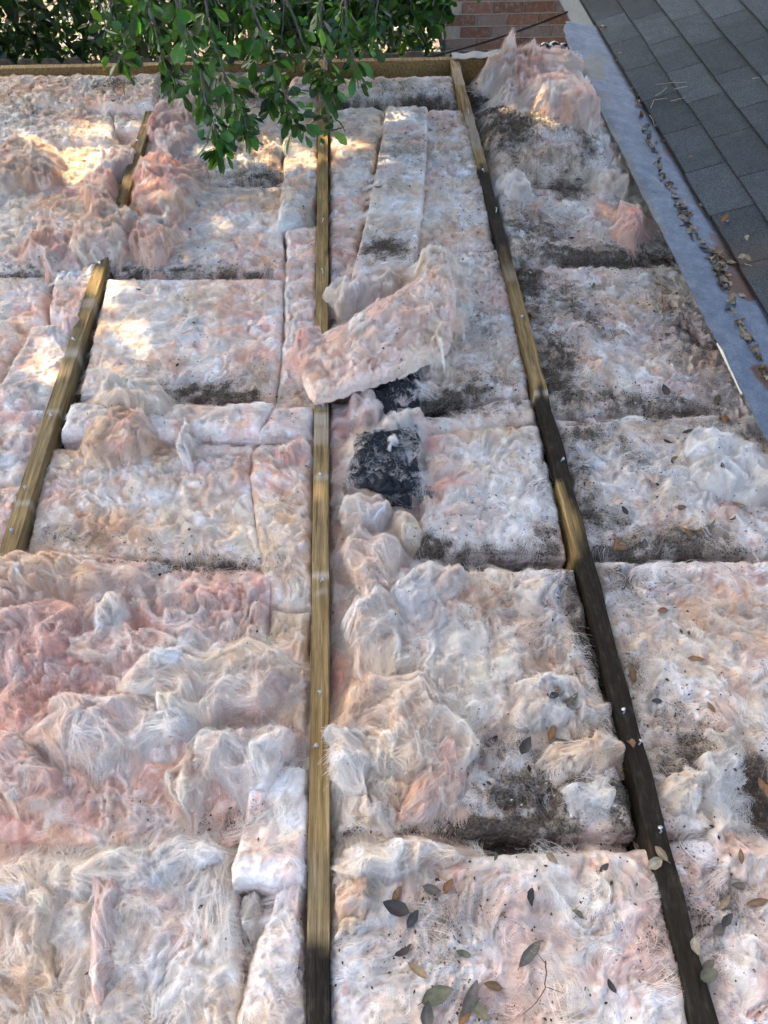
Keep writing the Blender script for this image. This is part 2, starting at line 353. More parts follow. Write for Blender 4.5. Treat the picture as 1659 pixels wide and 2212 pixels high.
def add_fibres(name, parent, P, W_, H_, n_locks, per, length, lift, pink, peach, colfn=None, seed=0, spread=1., tangle=1., rad=.00022, npt=8, free=.5, base_dir=None, dirtk=1., white=.35, gain=1.03):
    """locks of glass fibre that follow a swirling direction field over the surface grid P (nv, nu, 3)"""
    g = np.random.default_rng(seed + 77)
    nv, nu, _ = P.shape
    def samp(u, v):
        uu = np.clip(u, 0, 1) * (nu - 1); vv = np.clip(v, 0, 1) * (nv - 1)
        i = np.clip(uu.astype(int), 0, nu - 2); j = np.clip(vv.astype(int), 0, nv - 2); a = (uu - i)[..., None]; b = (vv - j)[..., None]
        q = (P[j, i] * (1 - a) + P[j, i + 1] * a) * (1 - b) + (P[j + 1, i] * (1 - a) + P[j + 1, i + 1] * a) * b
        ou = u - np.clip(u, 0, 1); ov = v - np.clip(v, 0, 1)
        q[..., 0] += ou * W_; q[..., 1] -= ov * H_
        q[..., 2] -= (np.abs(ou) * W_ + np.abs(ov) * H_) * .45
        return q
    u0 = g.uniform(.02, .98, n_locks); v0 = g.uniform(.02, .98, n_locks)
    r0 = samp(u0, v0)
    kd = g.random(n_locks) > np.clip((dirt(r0[:, 0], r0[:, 1]) * dirtk - .3) * 1.8, 0, .985)
    u0, v0, r0 = u0[kd], v0[kd], r0[kd]; n_locks = len(u0)
    if n_locks < 2: return 0
    ang = g.normal(0, .38 * tangle, n_locks) + np.where(g.random(n_locks) < .5, math.pi, 0)
    L = length * g.uniform(.35, 1.5, n_locks) * np.where(g.random(n_locks) < .12, 1.7, 1)
    curl = g.normal(0, .7 * tangle, n_locks); curl2 = g.normal(0, .9 * tangle, n_locks)
    t = np.linspace(0, 1, npt)
    # spine directions
    A0 = ang[:, None] + curl[:, None] * t[None] + curl2[:, None] * np.sin(t * math.pi * 1.5)[None] * .5
    X = np.zeros((n_locks, npt)); Y = np.zeros((n_locks, npt)); A = np.zeros((n_locks, npt))
    for k_ in range(npt):
        A[:, k_] = A0[:, k_] + flow(r0[:, 0] + X[:, k_], r0[:, 1] + Y[:, k_], base_dir)
        if k_ < npt - 1:
            X[:, k_ + 1] = X[:, k_] + np.cos(A[:, k_]) * L / (npt - 1); Y[:, k_ + 1] = Y[:, k_] + np.sin(A[:, k_]) * L / (npt - 1)
    ang = A[:, 0]
    nx = -np.sin(A); ny = np.cos(A)
    k = np.maximum(3, (per * g.uniform(.4, 1.6, n_locks))).astype(int)
    idx = np.repeat(np.arange(n_locks), k); N = len(idx)
    wd = (.0028 + .006 * g.random(n_locks)) * spread * (L / .07) ** .5
    off = g.normal(0, 1, N) * wd[idx]
    prof_a = g.uniform(.4, 1.2, n_locks); prof_b = g.uniform(.3, 1.6, n_locks)
    prof = prof_a[idx][:, None] * (1 - t) + prof_b[idx][:, None] * t
    wob = g.normal(0, .0026, (N, 1)) * np.sin(t * g.uniform(3, 9, (N, 1)) + g.uniform(0, 6, (N, 1))) + g.normal(0, .27, (N, 1)) * t ** 2 * L[idx][:, None]
    along = g.uniform(-.2, .2, N) * L[idx]
    sc = g.uniform(.6, 1.1, N)[:, None]
    fx = X[idx] * sc + nx[idx] * (off[:, None] * prof + wob) + np.cos(ang[idx])[:, None] * along[:, None]
    fy = Y[idx] * sc + ny[idx] * (off[:, None] * prof + wob) + np.sin(ang[idx])[:, None] * along[:, None]
    uu = u0[idx][:, None] + fx / W_; vv = v0[idx][:, None] - fy / H_
    Q = samp(uu, vv)
    lf = lift * g.uniform(.1, 1.6, n_locks) * np.where(g.random(n_locks) < .12, 1.6, 1)
    isfree = g.random(n_locks) < free
    shape = np.where(isfree[idx][:, None], t[None] ** 1.4, np.sin(t * math.pi)[None])
    # wool stays round: fibres of a lock are spread in height too
    hz = lf[idx][:, None] * shape + np.abs(off / (wd[idx] + 1e-6))[:, None] * -.0012 + g.normal(.0015, .0012, (N, 1))
    Q[..., 2] += hz
    xr = r0[:, 0]; yr = r0[:, 1]
    C = tint(xr, yr, pink, peach, base_dir) if colfn is None else colfn(xr, yr)
    br = np.clip(g.normal(gain, .13, n_locks), .65, 1.3)[:, None]
    wh = (g.random(n_locks) < white)[:, None]
    C = np.where(wh, C * .45 + WHITE * .55, C) * br
    D = np.clip((dirt(xr, yr) * dirtk - .25) * .6, 0, .5)[:, None] * (g.random((n_locks, 1)) < .7)
    C = C * (1 - D) + np.array([.16, .135, .11]) * D
    CC = np.clip(C[idx] * g.uniform(.88, 1.1, (N, 1)), 0, .93)
    cu = bpy.data.hair_curves.new(name); cu.add_curves([npt] * N)
    cu.attributes['position'].data.foreach_set('vector', Q.astype(np.float32).ravel())
    ra = cu.attributes.get('radius') or cu.attributes.new('radius', 'FLOAT', 'POINT')
    rr = rad * g.uniform(.6, 1.4, (N, 1)) * np.clip(1.15 - t ** 3 * .9, .2, 1)[None]
    ra.data.foreach_set('value', rr.astype(np.float32).ravel())
    ca = cu.attributes.new('col', 'FLOAT_COLOR', 'CURVE')
    ca.data.foreach_set('color', np.c_[CC, np.ones(N)].astype(np.float32).ravel())
    cu.materials.append(FIBRE)
    o = bpy.data.objects.new(name, cu); COL.objects.link(o); o.parent = parent
    return N
NF = 0
def wool(name, label, cat, corners, z=-.02, thick=.11, mids=(None,) * 4, amp=.012, fluff=.3, pink=.25, peach=.2, dens=1., length=.06,
         lift=.006, r=.022, seed=None, tilt=None, dome=0., group=None, edge=.006, tangle=1., dirtk=1., free=.5, base_dir=None, zcor=None, side_pink=.75, spread=1., per=46, rad=.00021, colfn=None, nomesh=False, disc=0.):
    """a piece of glass wool: corners TL, TR, BR, BL in photo points; mids top, right, bottom, left; zcor = heights at the corners"""
    global NF
    seed = seed if seed is not None else (len(bpy.data.objects) * 13) % 997
    zc = zcor or (z,) * 4
    c = [np.array(at(*p, zz)) for p, zz in zip(corners, zc)]
    mm = [None if m is None else np.array(at(*m, (zc[k_] + zc[(k_ + 1) % 4]) / 2)) for k_, m in enumerate(mids)]
    W_ = (np.linalg.norm(c[1] - c[0]) + np.linalg.norm(c[2] - c[3])) / 2; H_ = (np.linalg.norm(c[3] - c[0]) + np.linalg.norm(c[2] - c[1])) / 2
    nu = max(12, int(W_ / RES)); nv = max(12, int(H_ / RES))
    u = np.linspace(0, 1, nu); v = np.linspace(0, 1, nv)
    c = np.array(c)
    T = quad_edge(c[0], c[1], mm[0], u); B = quad_edge(c[3], c[2], mm[2], u); L = quad_edge(c[0], c[3], mm[3], v); Rr = quad_edge(c[1], c[2], mm[1], v)
    U, Vv = np.meshgrid(u, v); U3 = U[..., None]; V3 = Vv[..., None]
    G = (1 - V3) * T[None] + V3 * B[None] + (1 - U3) * L[:, None] + U3 * Rr[:, None] - ((1 - U3) * (1 - V3) * c[0] + U3 * (1 - V3) * c[1] + U3 * V3 * c[2] + (1 - U3) * V3 * c[3])
    if disc:
        a_ = 2 * U - 1; b_ = 2 * Vv - 1; ph = np.arctan2(b_, a_)
        lump = 1 + .13 * np.sin(2 * ph + seed) + .10 * np.sin(3 * ph + seed * 2) + .07 * np.sin(5 * ph + seed * 3)
        ad = a_ * np.sqrt(1 - b_ * b_ / 2) * lump * 1.06; bd_ = b_ * np.sqrt(1 - a_ * a_ / 2) * lump * 1.06
        ad = a_ + (ad - a_) * disc; bd_ = b_ + (bd_ - b_) * disc
        P2 = ((ad + 1) / 2)[..., None]; Q2 = ((bd_ + 1) / 2)[..., None]
        G = (1 - P2) * (1 - Q2) * c[0] + P2 * (1 - Q2) * c[1] + P2 * Q2 * c[2] + (1 - P2) * Q2 * c[3]
    X = G[..., 0]; Y = G[..., 1]
    ex = fbm(X * 14, Y * 14, 4, seed + 31) * edge; ey = fbm(X * 14 + 50, Y * 14, 4, seed + 41) * edge
    X = X + ex; Y = Y + ey
    z0 = (1 - U) * (1 - Vv) * zc[0] + U * (1 - Vv) * zc[1] + U * Vv * zc[2] + (1 - U) * Vv * zc[3]
    h = height(X.ravel(), Y.ravel(), amp, fluff, seed, base_dir).reshape(X.shape)
    if dome: h = h + dome * (np.clip(np.sin(U * math.pi), 0, 1) * np.clip(np.sin(Vv * math.pi), 0, 1)) ** .55
    e = np.minimum(np.minimum(U, 1 - U) * W_, np.minimum(Vv, 1 - Vv) * H_)
    er = np.clip(e, 0, r)
    rnd = -(r - np.sqrt(np.clip(r * r - (r - er) ** 2, 0, None)))
    Z = z0 + h * (.35 + .65 * np.clip(e / min(.045, .16 * min(W_, H_)), 0, 1)) + rnd
    P = np.stack([X, Y, Z], -1)
    # perimeter skirt
    per_i = [(0, i) for i in range(nu)] + [(j, nu - 1) for j in range(1, nv)] + [(nv - 1, i) for i in range(nu - 2, -1, -1)] + [(j, 0) for j in range(nv - 2, 0, -1)]
    pj = np.array([p[0] for p in per_i]); pi = np.array([p[1] for p in per_i]); m = len(per_i)
    rim = P[pj, pi]; cen = P.reshape(-1, 3).mean(0)
    out = rim[:, :2] - cen[:2]; tng = np.roll(rim[:, :2], -1, 0) - np.roll(rim[:, :2], 1, 0)
    nrm = np.stack([tng[:, 1], -tng[:, 0]], 1); nrm /= np.linalg.norm(nrm, axis=1)[:, None] + 1e-9
    nrm *= np.sign((nrm * out).sum(1))[:, None]
    lev = max(5, int(thick / .006)); V = [P.reshape(-1, 3)]; F = []
    idg = np.arange(nu * nv).reshape(nv, nu)
    F.append(np.stack([idg[1:, :-1], idg[1:, 1:], idg[:-1, 1:], idg[:-1, :-1]], -1).reshape(-1, 4))
    prev = idg[pj, pi]; base = nu * nv; s = np.arange(m) * RES
    for k in range(1, lev + 1):
        dz = thick * k / lev
        lay = .0035 * perlin(s * 6, np.full(m, dz * 140 + seed), seed) + .004 * fbm(s * 16, np.full(m, dz * 30), 3, seed + 3)
        bul = .004 * math.sin(min(1, dz / .03) * math.pi / 2)
        ring = np.c_[rim[:, :2] + nrm * (bul + lay)[:, None], rim[:, 2] - dz]
        V.append(ring); cur = base + np.arange(m); base += m
        F.append(np.stack([prev, np.roll(prev, -1), np.roll(cur, -1), cur], -1)); prev = cur
    Vt = np.concatenate(V); Ft = np.concatenate(F)
    ns = len(Vt) - nu * nv
    tc = tint(Vt[:, 0], Vt[:, 1], pink, peach, base_dir) if colfn is None else colfn(Vt[:, 0], Vt[:, 1])
    if ns and colfn is None:
        sv = Vt[nu * nv:]; lam = .5 + .5 * perlin(sv[:, 0] * 9 + sv[:, 1] * 9, sv[:, 2] * 210, 9)
        pc = (PINK * .6 + WHITE * .4) * side_pink + WHITE * (1 - side_pink)
        tc[nu * nv:] = pc * (.74 + .38 * lam[:, None])
    dd = dirt(Vt[:, 0], Vt[:, 1]) * dirtk; dd[nu * nv:] *= .8
    o = empty(name) if nomesh else mesh(name, Vt, Ft, WOOL, None, True, col=np.clip(tc, 0, .92), attrs={'dirt': dd})
    tag(o, label, cat, group)
    if not nomesh: TOPS.append(P.reshape(-1, 3)[::2])
    n = int(W_ * H_ * 3300 * dens)
    if n > 4:
        NF += add_fibres('loose_fibres', o, P, W_, H_, n, per, length, lift, pink, peach, colfn, seed, spread, tangle, rad, 8, free, base_dir, dirtk, .32 * (1 - .7 * min(1, pink)), 1.05)
    if fluff > .5 and dens > .2:
        n = int(W_ * H_ * 520 * min(2., fluff))
        if n > 3: NF += add_fibres('curled_strands', o, P, W_, H_, n, 50, .075, max(.009, lift), pink * .6, peach, colfn, seed + 500, .45, 1.9, .00020, 12, .6, base_dir, dirtk, .75 * (1 - .55 * min(1, pink)), 1.1)
    return o
BG = 'glass wool batts laid between the joists'
CG = 'torn clumps of glass wool lying on the batts'
def batt(label, corners, **k):
    k['dens'] = k.get('dens', 1.) * .42; k['lift'] = k.get('lift', .006) * .45; k.setdefault('spread', 1.5); k.setdefault('per', 34); k['length'] = k.get('length', .06) * .85; k.setdefault('edge', .011); k['fluff'] = k.get('fluff', .3) * .7; k['amp'] = k.get('amp', .012) * .85
    return wool('insulation_batt', label, 'insulation batt', corners, group=BG, **k)
def clump(label, corners, **k):
    if 'mids' not in k: k.setdefault('disc', 1.)
    k.setdefault('amp', .02); k.setdefault('fluff', 1.5); k['dome'] = k.get('dome', .04) * k.pop('ds', .27 if corners[2][1] < 1200 else .17); k['lift'] = k.get('lift', .018) * .42; k.setdefault('thick', .05); k.setdefault('r', .035); k['dens'] = k.get('dens', 2.6) * .6; k.setdefault('length', .068)
    k.setdefault('tangle', 1.7); k.setdefault('edge', .03); k.setdefault('dirtk', .45)
    return wool('wool_clump', label, 'insulation clump', corners, group=CG, **k)

# ------------------------------------------------------------------ the setting
gx = np.linspace(-1, 1, 90); gx = np.sign(gx) * np.abs(gx) ** 3 * 150
GX, GY = np.meshgrid(gx, gx + 8)
i = np.arange(90 * 90).reshape(90, 90)
gm = Mat('leaf_litter_ground'); gn = gm.noise(9, 6, .7); v = gm.add('ShaderNodeTexVoronoi'); v.inputs['Scale'].default_value = 22; gm.link(gm.coord((1, 1.6, 1)), v.inputs['Vector'])
gm.base(gm.mix(.7, gm.ramp(gn, [(.3, (.09, .07, .045)), (.55, (.24, .19, .13)), (.75, (.40, .34, .25))]), v.outputs['Color'], 'MULTIPLY')); gm.bump(v.outputs['Distance'], 1, .03)
tag(mesh('ground', np.stack([GX.ravel(), GY.ravel(), -2.7 + .03 * fbm(GX.ravel(), GY.ravel(), 3)], 1),
         np.stack([i[:-1, :-1], i[:-1, 1:], i[1:, 1:], i[1:, :-1]], -1).reshape(-1, 4), gm.m), kind='structure')
V, F = boxes([(-2.6, 1.62, -.7, 3.84, -.175, -.155)])
tag(mesh('roof_deck', V, F, mat_simple('deck_board', (.10, .075, .05), .9, .5, 30), smooth=False), kind='structure')

# header board across the far end
def plank(name, x0, x1, y0, y1, z0, z1, n, axis, parent=None, attrs=None, wob=.0015, seed=3):
    """subdivided timber along an axis with slightly worn faces"""
    s = np.linspace(0, 1, n); prof = [(-1, -1), (-1, .0), (-1, .975), (-.93, 1), (0, 1), (.93, 1), (1, .975), (1, 0), (1, -1)]
    V = []
    for k, t in enumerate(s):
        for (a, b) in prof:
            if axis == 'y':
                x = (x0 + x1) / 2 + a * (x1 - x0) / 2; z = (z0 + z1) / 2 + b * (z1 - z0) / 2; y = y0 + t * (y1 - y0)
                V.append((x + wob * perlin(y * 7, a * 3 + seed, seed), y, z + wob * perlin(y * 9, a * 2 + 5 + seed, seed)))
            else:
                y = (y0 + y1) / 2 + a * (y1 - y0) / 2; z = (z0 + z1) / 2 + b * (z1 - z0) / 2; x = x0 + t * (x1 - x0)
                V.append((x, y + wob * perlin(x * 7, a * 3 + seed, seed), z + wob * perlin(x * 9, a * 2 + 5 + seed, seed)))
    m = len(prof); V = np.array(V)
    F = [[k * m + j, k * m + (j + 1) % m, (k + 1) * m + (j + 1) % m, (k + 1) * m + j] for k in range(n - 1) for j in range(m)]
    F += [list(range(m))[::-1], [(n - 1) * m + j for j in range(m)]]
    at_ = {k: f(V) for k, f in (attrs or {}).items()}
    for k in ('grey', 'pale', 'rot'): at_.setdefault(k, np.zeros(len(V)))
    return mesh(name, V, F, WOOD, parent, False, attrs=at_)
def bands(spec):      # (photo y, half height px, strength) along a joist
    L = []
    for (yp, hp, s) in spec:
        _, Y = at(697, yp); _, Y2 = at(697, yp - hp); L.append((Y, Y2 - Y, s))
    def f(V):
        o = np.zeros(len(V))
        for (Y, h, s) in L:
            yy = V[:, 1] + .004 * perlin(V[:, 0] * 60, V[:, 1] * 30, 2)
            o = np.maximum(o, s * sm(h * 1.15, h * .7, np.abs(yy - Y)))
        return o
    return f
hd = plank('header_board', -2.6, .66, 3.842, 3.88, -.14, 0, 150, 'x', None, {'grey': lambda V: .05 + 0 * V[:, 0]})
tag(hd, 'long timber header board closing the far end of the joists', 'header board')
def nails(root, spots, X):
    for (yp, dx) in spots:
        _, Y = at(697, yp)
        a = random.uniform(0, 6.28); tl = random.uniform(.3, .9)
        p = np.array([[X + dx, Y, -.004], [X + dx + .001, Y, .006], [X + dx + .008 * math.cos(a) * tl, Y + .008 * math.sin(a) * tl, .013]])
        v1, f1 = tube(p, [.0016, .0016, .0014], 6)
        hp = p[-1]; v2, f2 = tube(np.array([hp, hp + [.0008 * math.cos(a), .0008 * math.sin(a), .001]]), [.0042, .0042], 8)
        f2 = np.concatenate([f2, [[0, 1, 2, 3], [4, 5, 6, 7], [8, 9, 10, 11], [12, 13, 14, 15], [0, 3, 4, 7], [8, 11, 12, 15]]])
        mesh('nail', *join([(v1, f1), (v2, f2)]), NAILM, root)
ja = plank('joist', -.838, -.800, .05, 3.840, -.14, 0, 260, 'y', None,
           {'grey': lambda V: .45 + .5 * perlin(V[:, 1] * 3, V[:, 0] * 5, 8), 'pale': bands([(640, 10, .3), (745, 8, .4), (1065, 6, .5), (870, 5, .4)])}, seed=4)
tag(ja, 'tan timber joist on the left with dappled sunlight and fluff lying over it', 'joist', 'roof joists')
nails(ja, [(300, -.82 + .819), (560, .003), (720, 0), (885, .002), (1035, -.004), (1125, .0)], -.819)
jb = plank('joist', -.115, -.077, -.6, 3.840, -.14, 0, 300, 'y', None,
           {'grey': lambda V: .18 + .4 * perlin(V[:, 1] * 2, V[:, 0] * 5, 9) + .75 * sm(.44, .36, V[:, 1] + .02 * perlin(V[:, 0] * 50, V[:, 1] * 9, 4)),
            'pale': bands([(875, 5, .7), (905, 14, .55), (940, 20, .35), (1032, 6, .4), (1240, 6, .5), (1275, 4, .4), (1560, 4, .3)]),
            'rot': lambda V: .95 * sm(.275, .235, V[:, 1] + .03 * perlin(V[:, 0] * 60, V[:, 1] * 10, 6))}, seed=5)
tag(jb, 'central timber joist running the whole height of the view between the batts', 'joist', 'roof joists')
nails(jb, [(212, 0), (318, 0), (480, .0), (591, .002), (860, .006), (880, .004), (1030, .001), (1258, .0), (1503, .0), (1614, -.012)], -.096)
def rotc(V):
    n = .06 * perlin(V[:, 0] * 70, V[:, 1] * 6, 6) + .04 * perlin(V[:, 1] * 20, V[:, 0] * 90, 7)
    y = V[:, 1] + n
    def Yp(p): return float(at(697, p)[1])
    o = .95 * sm(Yp(375) + .01, Yp(380), y) * sm(Yp(560) - .25, Yp(560) + .1, y)
    o = np.maximum(o, .95 * sm(Yp(845), Yp(885), y))
    side = sm(-.006, .004, (V[:, 0] - .508) + .006 * perlin(V[:, 1] * 12, 0 * V[:, 1], 5))
    gap = sm(Yp(1075), Yp(1095), y) * sm(Yp(1235), Yp(1200), y) * (1 - side)
    return np.clip(o * (1 - gap * .95), 0, 1)
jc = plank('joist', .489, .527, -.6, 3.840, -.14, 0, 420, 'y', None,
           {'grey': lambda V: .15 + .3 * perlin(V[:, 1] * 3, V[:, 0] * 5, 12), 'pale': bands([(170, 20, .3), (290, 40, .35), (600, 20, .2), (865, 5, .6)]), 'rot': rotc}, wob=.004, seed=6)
tag(jc, 'rotten joist on the right, blackened along its lower half', 'joist', 'roof joists')
nails(jc, [(252, 0), (381, 0), (468, .006), (700, 0), (1015, .004), (1570, -.004), (1640, .01), (1835, .006)], .508)

# ---- shingle roof on the right
XE, SL = 1.248, .345
cs = 1 / math.hypot(1, SL); sn = SL * cs
def roofp(s, y, n): return np.stack([XE + s * cs - n * sn, y, .012 + s * sn + n * cs], -1)
rr_ = empty('shingle_roof', (XE, 2.5, 0))
rr_.location = (0, 0, 0)
tag(rr_, 'grey asphalt shingle roof sloping up on the right side', 'roof')
V = []; F = []; C = []; RU = []
expo = .1435
for c in range(22):
    off = (c % 2) * .151 + rng.normal(0, .022); y = -1.2 + off - .3
    s0 = c * expo
    while y < 5.6:
        wd = .302 + rng.normal(0, .004)
        a, b = y + .0016, y + wd - .0016
        tone = np.array([.053, .064, .069]) * rng.uniform(.72, 1.25) * np.array([1, 1, 1])
        nn = 10
        for k in range(nn):        # strips along y for a slightly worn edge
            ya = a + (b - a) * k / nn; yb = a + (b - a) * (k + 1) / nn
            patch = 1 + .14 * (perlin(np.array([ya * 2.5]), np.array([c * 3.3]), 3)[0] > .1)
            ja_ = .0016 * perlin(np.array([ya * 60, yb * 60]), np.array([c * 7., c * 7.]), 4)
            sh = -.005 * sm(-.1, .2, np.array([perlin(np.array([a * 3]), np.array([c * 1.]), 5)[0]]))[0]
            base = len(V)
            for (yy, jj) in ((ya, ja_[0]), (yb, ja_[1])):
                V += [roofp(s0 + sh + jj, yy, -.001), roofp(s0 + sh + jj, yy, .0095), roofp(s0 + .003 + sh + jj, yy, .0110), roofp(s0 + expo + .02, yy, .0012)]
            q = base
            F += [[q, q + 4, q + 5, q + 1], [q + 1, q + 5, q + 6, q + 2], [q + 2, q + 6, q + 7, q + 3]]
            C += [tone * .45, tone * patch, tone * patch]  # butt faces coloured darker to paint the shadow line of each course
            if k == 0: F.append([q, q + 1, q + 2, q + 3]); C.append(tone * .5)
            if k == nn - 1: F.append([q + 4, q + 7, q + 6, q + 5]); C.append(tone * .5)
        y += wd
V = np.array(V)
rx, ry = at(1590, 570, .02); ru = np.exp(-(((V[:, 0] - rx - .05) / .12) ** 2 + ((V[:, 1] - ry) / .10) ** 2)) * .8
mesh('shingles', V, F, SHING, rr_, False, fcol=C, attrs={'rust': ru})
so_ = np.linspace(-.006, 3.1, 2); yy = np.array([-1.4, 5.6])
P = np.array([roofp(so_[0], yy[0], -.003), roofp(so_[1], yy[0], -.003), roofp(so_[1], yy[1], -.003), roofp(so_[0], yy[1], -.003),
              roofp(so_[0], yy[0], -.013), roofp(so_[1], yy[0], -.02), roofp(so_[1], yy[1], -.02), roofp(so_[0], yy[1], -.013)])
mesh('sheathing', P, np.array([[0, 1, 2, 3], [7, 6, 5, 4], [0, 4, 5, 1], [1, 5, 6, 2], [2, 6, 7, 3], [3, 7, 4, 0]]), mat_simple('dark_underlay', (.02, .021, .022)), rr_, False)
V, F = boxes([(XE + .02, XE + .045, 4.12, 5.6, -.16, -.006)])
mesh('fascia', V, F, mat_simple('pale_painted_fascia', (.22, .26, .28), .7, .15), rr_, False)

# ---- galvanised metal strip along the shingle edge
ny, nx = 700, 46
t = np.linspace(0, 1, ny); YY = -.3 + t * 4.46
le = 1.040 + .006 * fbm(YY * 3, YY * 0, 3, 3) + .003 * perlin(YY * 14, YY * 0 + 3, 4)
le = le + .035 * sm(4.03, 4.16, YY) + .004 * sm(3.2, 3.8, YY)
V = []
for j in range(nx):
    f = j / (nx - 1)
    x = le * (1 - f) + 1.33 * f
    z = .030 * (1 - f) ** 1.3 + .004 + .010 * fbm(YY * 2.2, np.full(ny, f * 1.5), 3, 8) * (1 - f) + .0035 * fbm(YY * 9, np.full(ny, f * 3), 3, 18) * (1 - f * .6)
    z = z - .006 * sm(.12, 0, f) - .006 * f + .022 * sm(3.7, 4.1, YY) * (1 - f) * (1 - f)
    # overlap of two sheets
    lap = .0022 * sm(0, .004, (f - (.60 - .05 * (YY - 1.2))) * .25) * sm(2.35, 2.2, YY)
    yo = np.where(YY > 4.0, (YY - 4.0) * (.55 * f - .1), 0)
    V.append(np.stack([x, YY + yo, z + lap], -1))
V = np.stack(V, 1); i = np.arange(ny * nx).reshape(ny, nx)
V2 = V.reshape(-1, 3).copy(); top = V2.copy(); bot = V2 - [0, 0, .0018]
Ft = np.stack([i[:-1, :-1], i[:-1, 1:], i[1:, 1:], i[1:, :-1]], -1).reshape(-1, 4)
o_ = ny * nx
edge_l = np.stack([i[:-1, 0], i[1:, 0], i[1:, 0] + o_, i[:-1, 0] + o_], -1); edge_t = np.stack([i[-1, :-1], i[-1, 1:], i[-1, 1:] + o_, i[-1, :-1] + o_], -1)
VV = np.concatenate([top, bot]); X = VV[:, 0]; Y = VV[:, 1]
def blob(L, X, Y, nz=.02):
    o = np.zeros(len(X)); wx = X + nz * fbm(X * 22, Y * 22, 3, 2); wy = Y + nz * fbm(X * 22, Y * 22, 3, 12)
    for (px, py, a, b, s) in L:
        cx, cy = at(px, py, .005); ax, _ = at(px + a, py, .005); _, by = at(px, py - b, .005)
        q = ((wx - cx) / (ax - cx)) ** 2 + ((wy - cy) / (by - cy)) ** 2
        o = np.maximum(o, s * sm(1.25, .75, q))
    return o
rust = blob([(1575, 560, 26, 30, .9), (1590, 615, 30, 26, 1), (1610, 640, 20, 14, 1), (1650, 822, 24, 28, 1), (1545, 520, 14, 14, .7), (1512, 440, 5, 60, .5), (1380, 218, 22, 5, .4), (1440, 330, 8, 12, .6)], X, Y)
dm = blob([(1278, 160, 30, 22, .8), (1292, 135, 26, 12, .6), (1302, 222, 16, 12, .5), (1357, 370, 6, 120, .5), (1400, 460, 5, 60, .6), (1560, 600, 30, 20, .4)], X, Y)
pale = blob([(1580, 790, 14, 80, .0)], X, Y)
mt = mesh('metal_flashing', VV, np.concatenate([Ft, Ft[:, ::-1] + o_, edge_l, edge_t]), GALV, None, True, attrs={'rust': rust, 'dirt': dm, 'pale': pale})
tag(mt, 'bent galvanised metal flashing strip running along the shingle edge', 'flashing')
# cream folded edge of the strip
pts = []
for k in range(60):
    f = k / 59; py = 745 + f * 110; px_ = 1551 + f * 53
    wd = .0145 * math.sin(math.pi * min(1, f * 1.05)) ** .7 * (.7 + .3 * math.sin(k * .8)) * (.3 + .7 * f)
    a = np.array(at(px_ - 3, py, .0)); pts.append((a[0] - .002, a[1], .004)); pts.append((a[0] + wd, a[1], .0115))
mesh('folded_edge', pts, np.array([[2 * k, 2 * k + 1, 2 * k + 3, 2 * k + 2] for k in range(59)]), mat_simple('cream_paint', (.78, .74, .60), .6, .08), mt, True)

# ---- brick wall of the neighbouring house
V = []; F = []; C = []; L = []
YB = 6.0
for row in range(34):
    z = -2.7 + row * .0755; x = .84 + (row % 2) * .108 - .12
    while x < 5.5:
        g = rng.random(); L.append((x, x + .203, YB - rng.uniform(0, .004), YB + .09, z, z + .064))
        c = np.array([.30, .145, .092]) * rng.uniform(.75, 1.2)
        if g < .45: c = c * .45 + np.array([.36, .31, .27]) * .55
        C += [c] * 6; x += .2155
V, F = boxes(L)
bw = empty('brick_wall', (0, 0, 0)); tag(bw, 'reddish brick wall with worn pale patches beyond the roof end', 'brick wall')
n_ = len(V)
BRm = Mat('worn_brick'); nb = BRm.noise(34, 6, .75); cc = BRm.mix(BRm.math('MULTIPLY', BRm.math('SUBTRACT', nb, .49), 5, clamp=True), BRm.attr('col'), (.40, .37, .34))
BRm.base(BRm.mix(.5, cc, BRm.ramp(BRm.noise(140, 4), [(.3, (.6, .6, .6)), (.7, (1.2, 1.2, 1.2))]), 'MULTIPLY')); BRm.bump(nb, .8, .006)
mesh('bricks', V, F, BRm.m, bw, False, fcol=C)
V, F = boxes([(.72, 5.6, YB + .008, YB + .25, -2.7, -.13)])
mesh('mortar', V, F, mat_simple('sandy_mortar', (.50, .43, .35), .95, .2, 60), bw, False)
# ---- fence
fr = empty('wooden_fence', (0, 0, 0)); tag(fr, 'dark weathered dog eared picket fence behind the header board', 'fence')
Vp = []; Fp = []; x = -5.2; q = 0
while x < .98:
    wd = .138; zt = -.50 + rng.normal(0, .006); y0 = 5.32 + rng.normal(0, .003); y1 = y0 + .018
    pr = [(x, -2.7), (x + wd, -2.7), (x + wd, zt - .035), (x + wd - .03, zt), (x + .03, zt), (x, zt - .035)]
    Vp += [(a, y0, b) for a, b in pr] + [(a, y1, b) for a, b in pr]
    Fp += [[q + k for k in (0, 1, 2, 3, 4, 5)], [q + 6 + k for k in (5, 4, 3, 2, 1, 0)]] + [[q + k, q + 6 + k, q + 6 + (k + 1) % 6, q + (k + 1) % 6] for k in range(6)]
    q += 12; x += .143
FW = mat_simple('dark_fence_wood', (.085, .075, .065), .95, .5, 30, bump=.6, bd=.004)
mesh('pickets', Vp, Fp, FW, fr, False)
V, F = boxes([(-5.2, .98, 5.345, 5.385, -.85, -.76), (-5.2, .98, 5.345, 5.385, -2.3, -2.21)]); mesh('rails', V, F, FW, fr, False)
# ---- cable
a = np.array(at_Y(905, 128, 4.6)); b = np.array(at_Y(1262, 10, 4.9)); pts = [a + (b - a) * t + [0, 0, -.05 * 4 * t * (1 - t) * .5] for t in np.linspace(-.5, 1.25, 30)]
tag(mesh('utility_cable', *tube(pts, .0055, 8), mat_simple('black_cable', (.012, .012, .012), .6)), 'black cable slung across in front of the brick wall', 'cable')
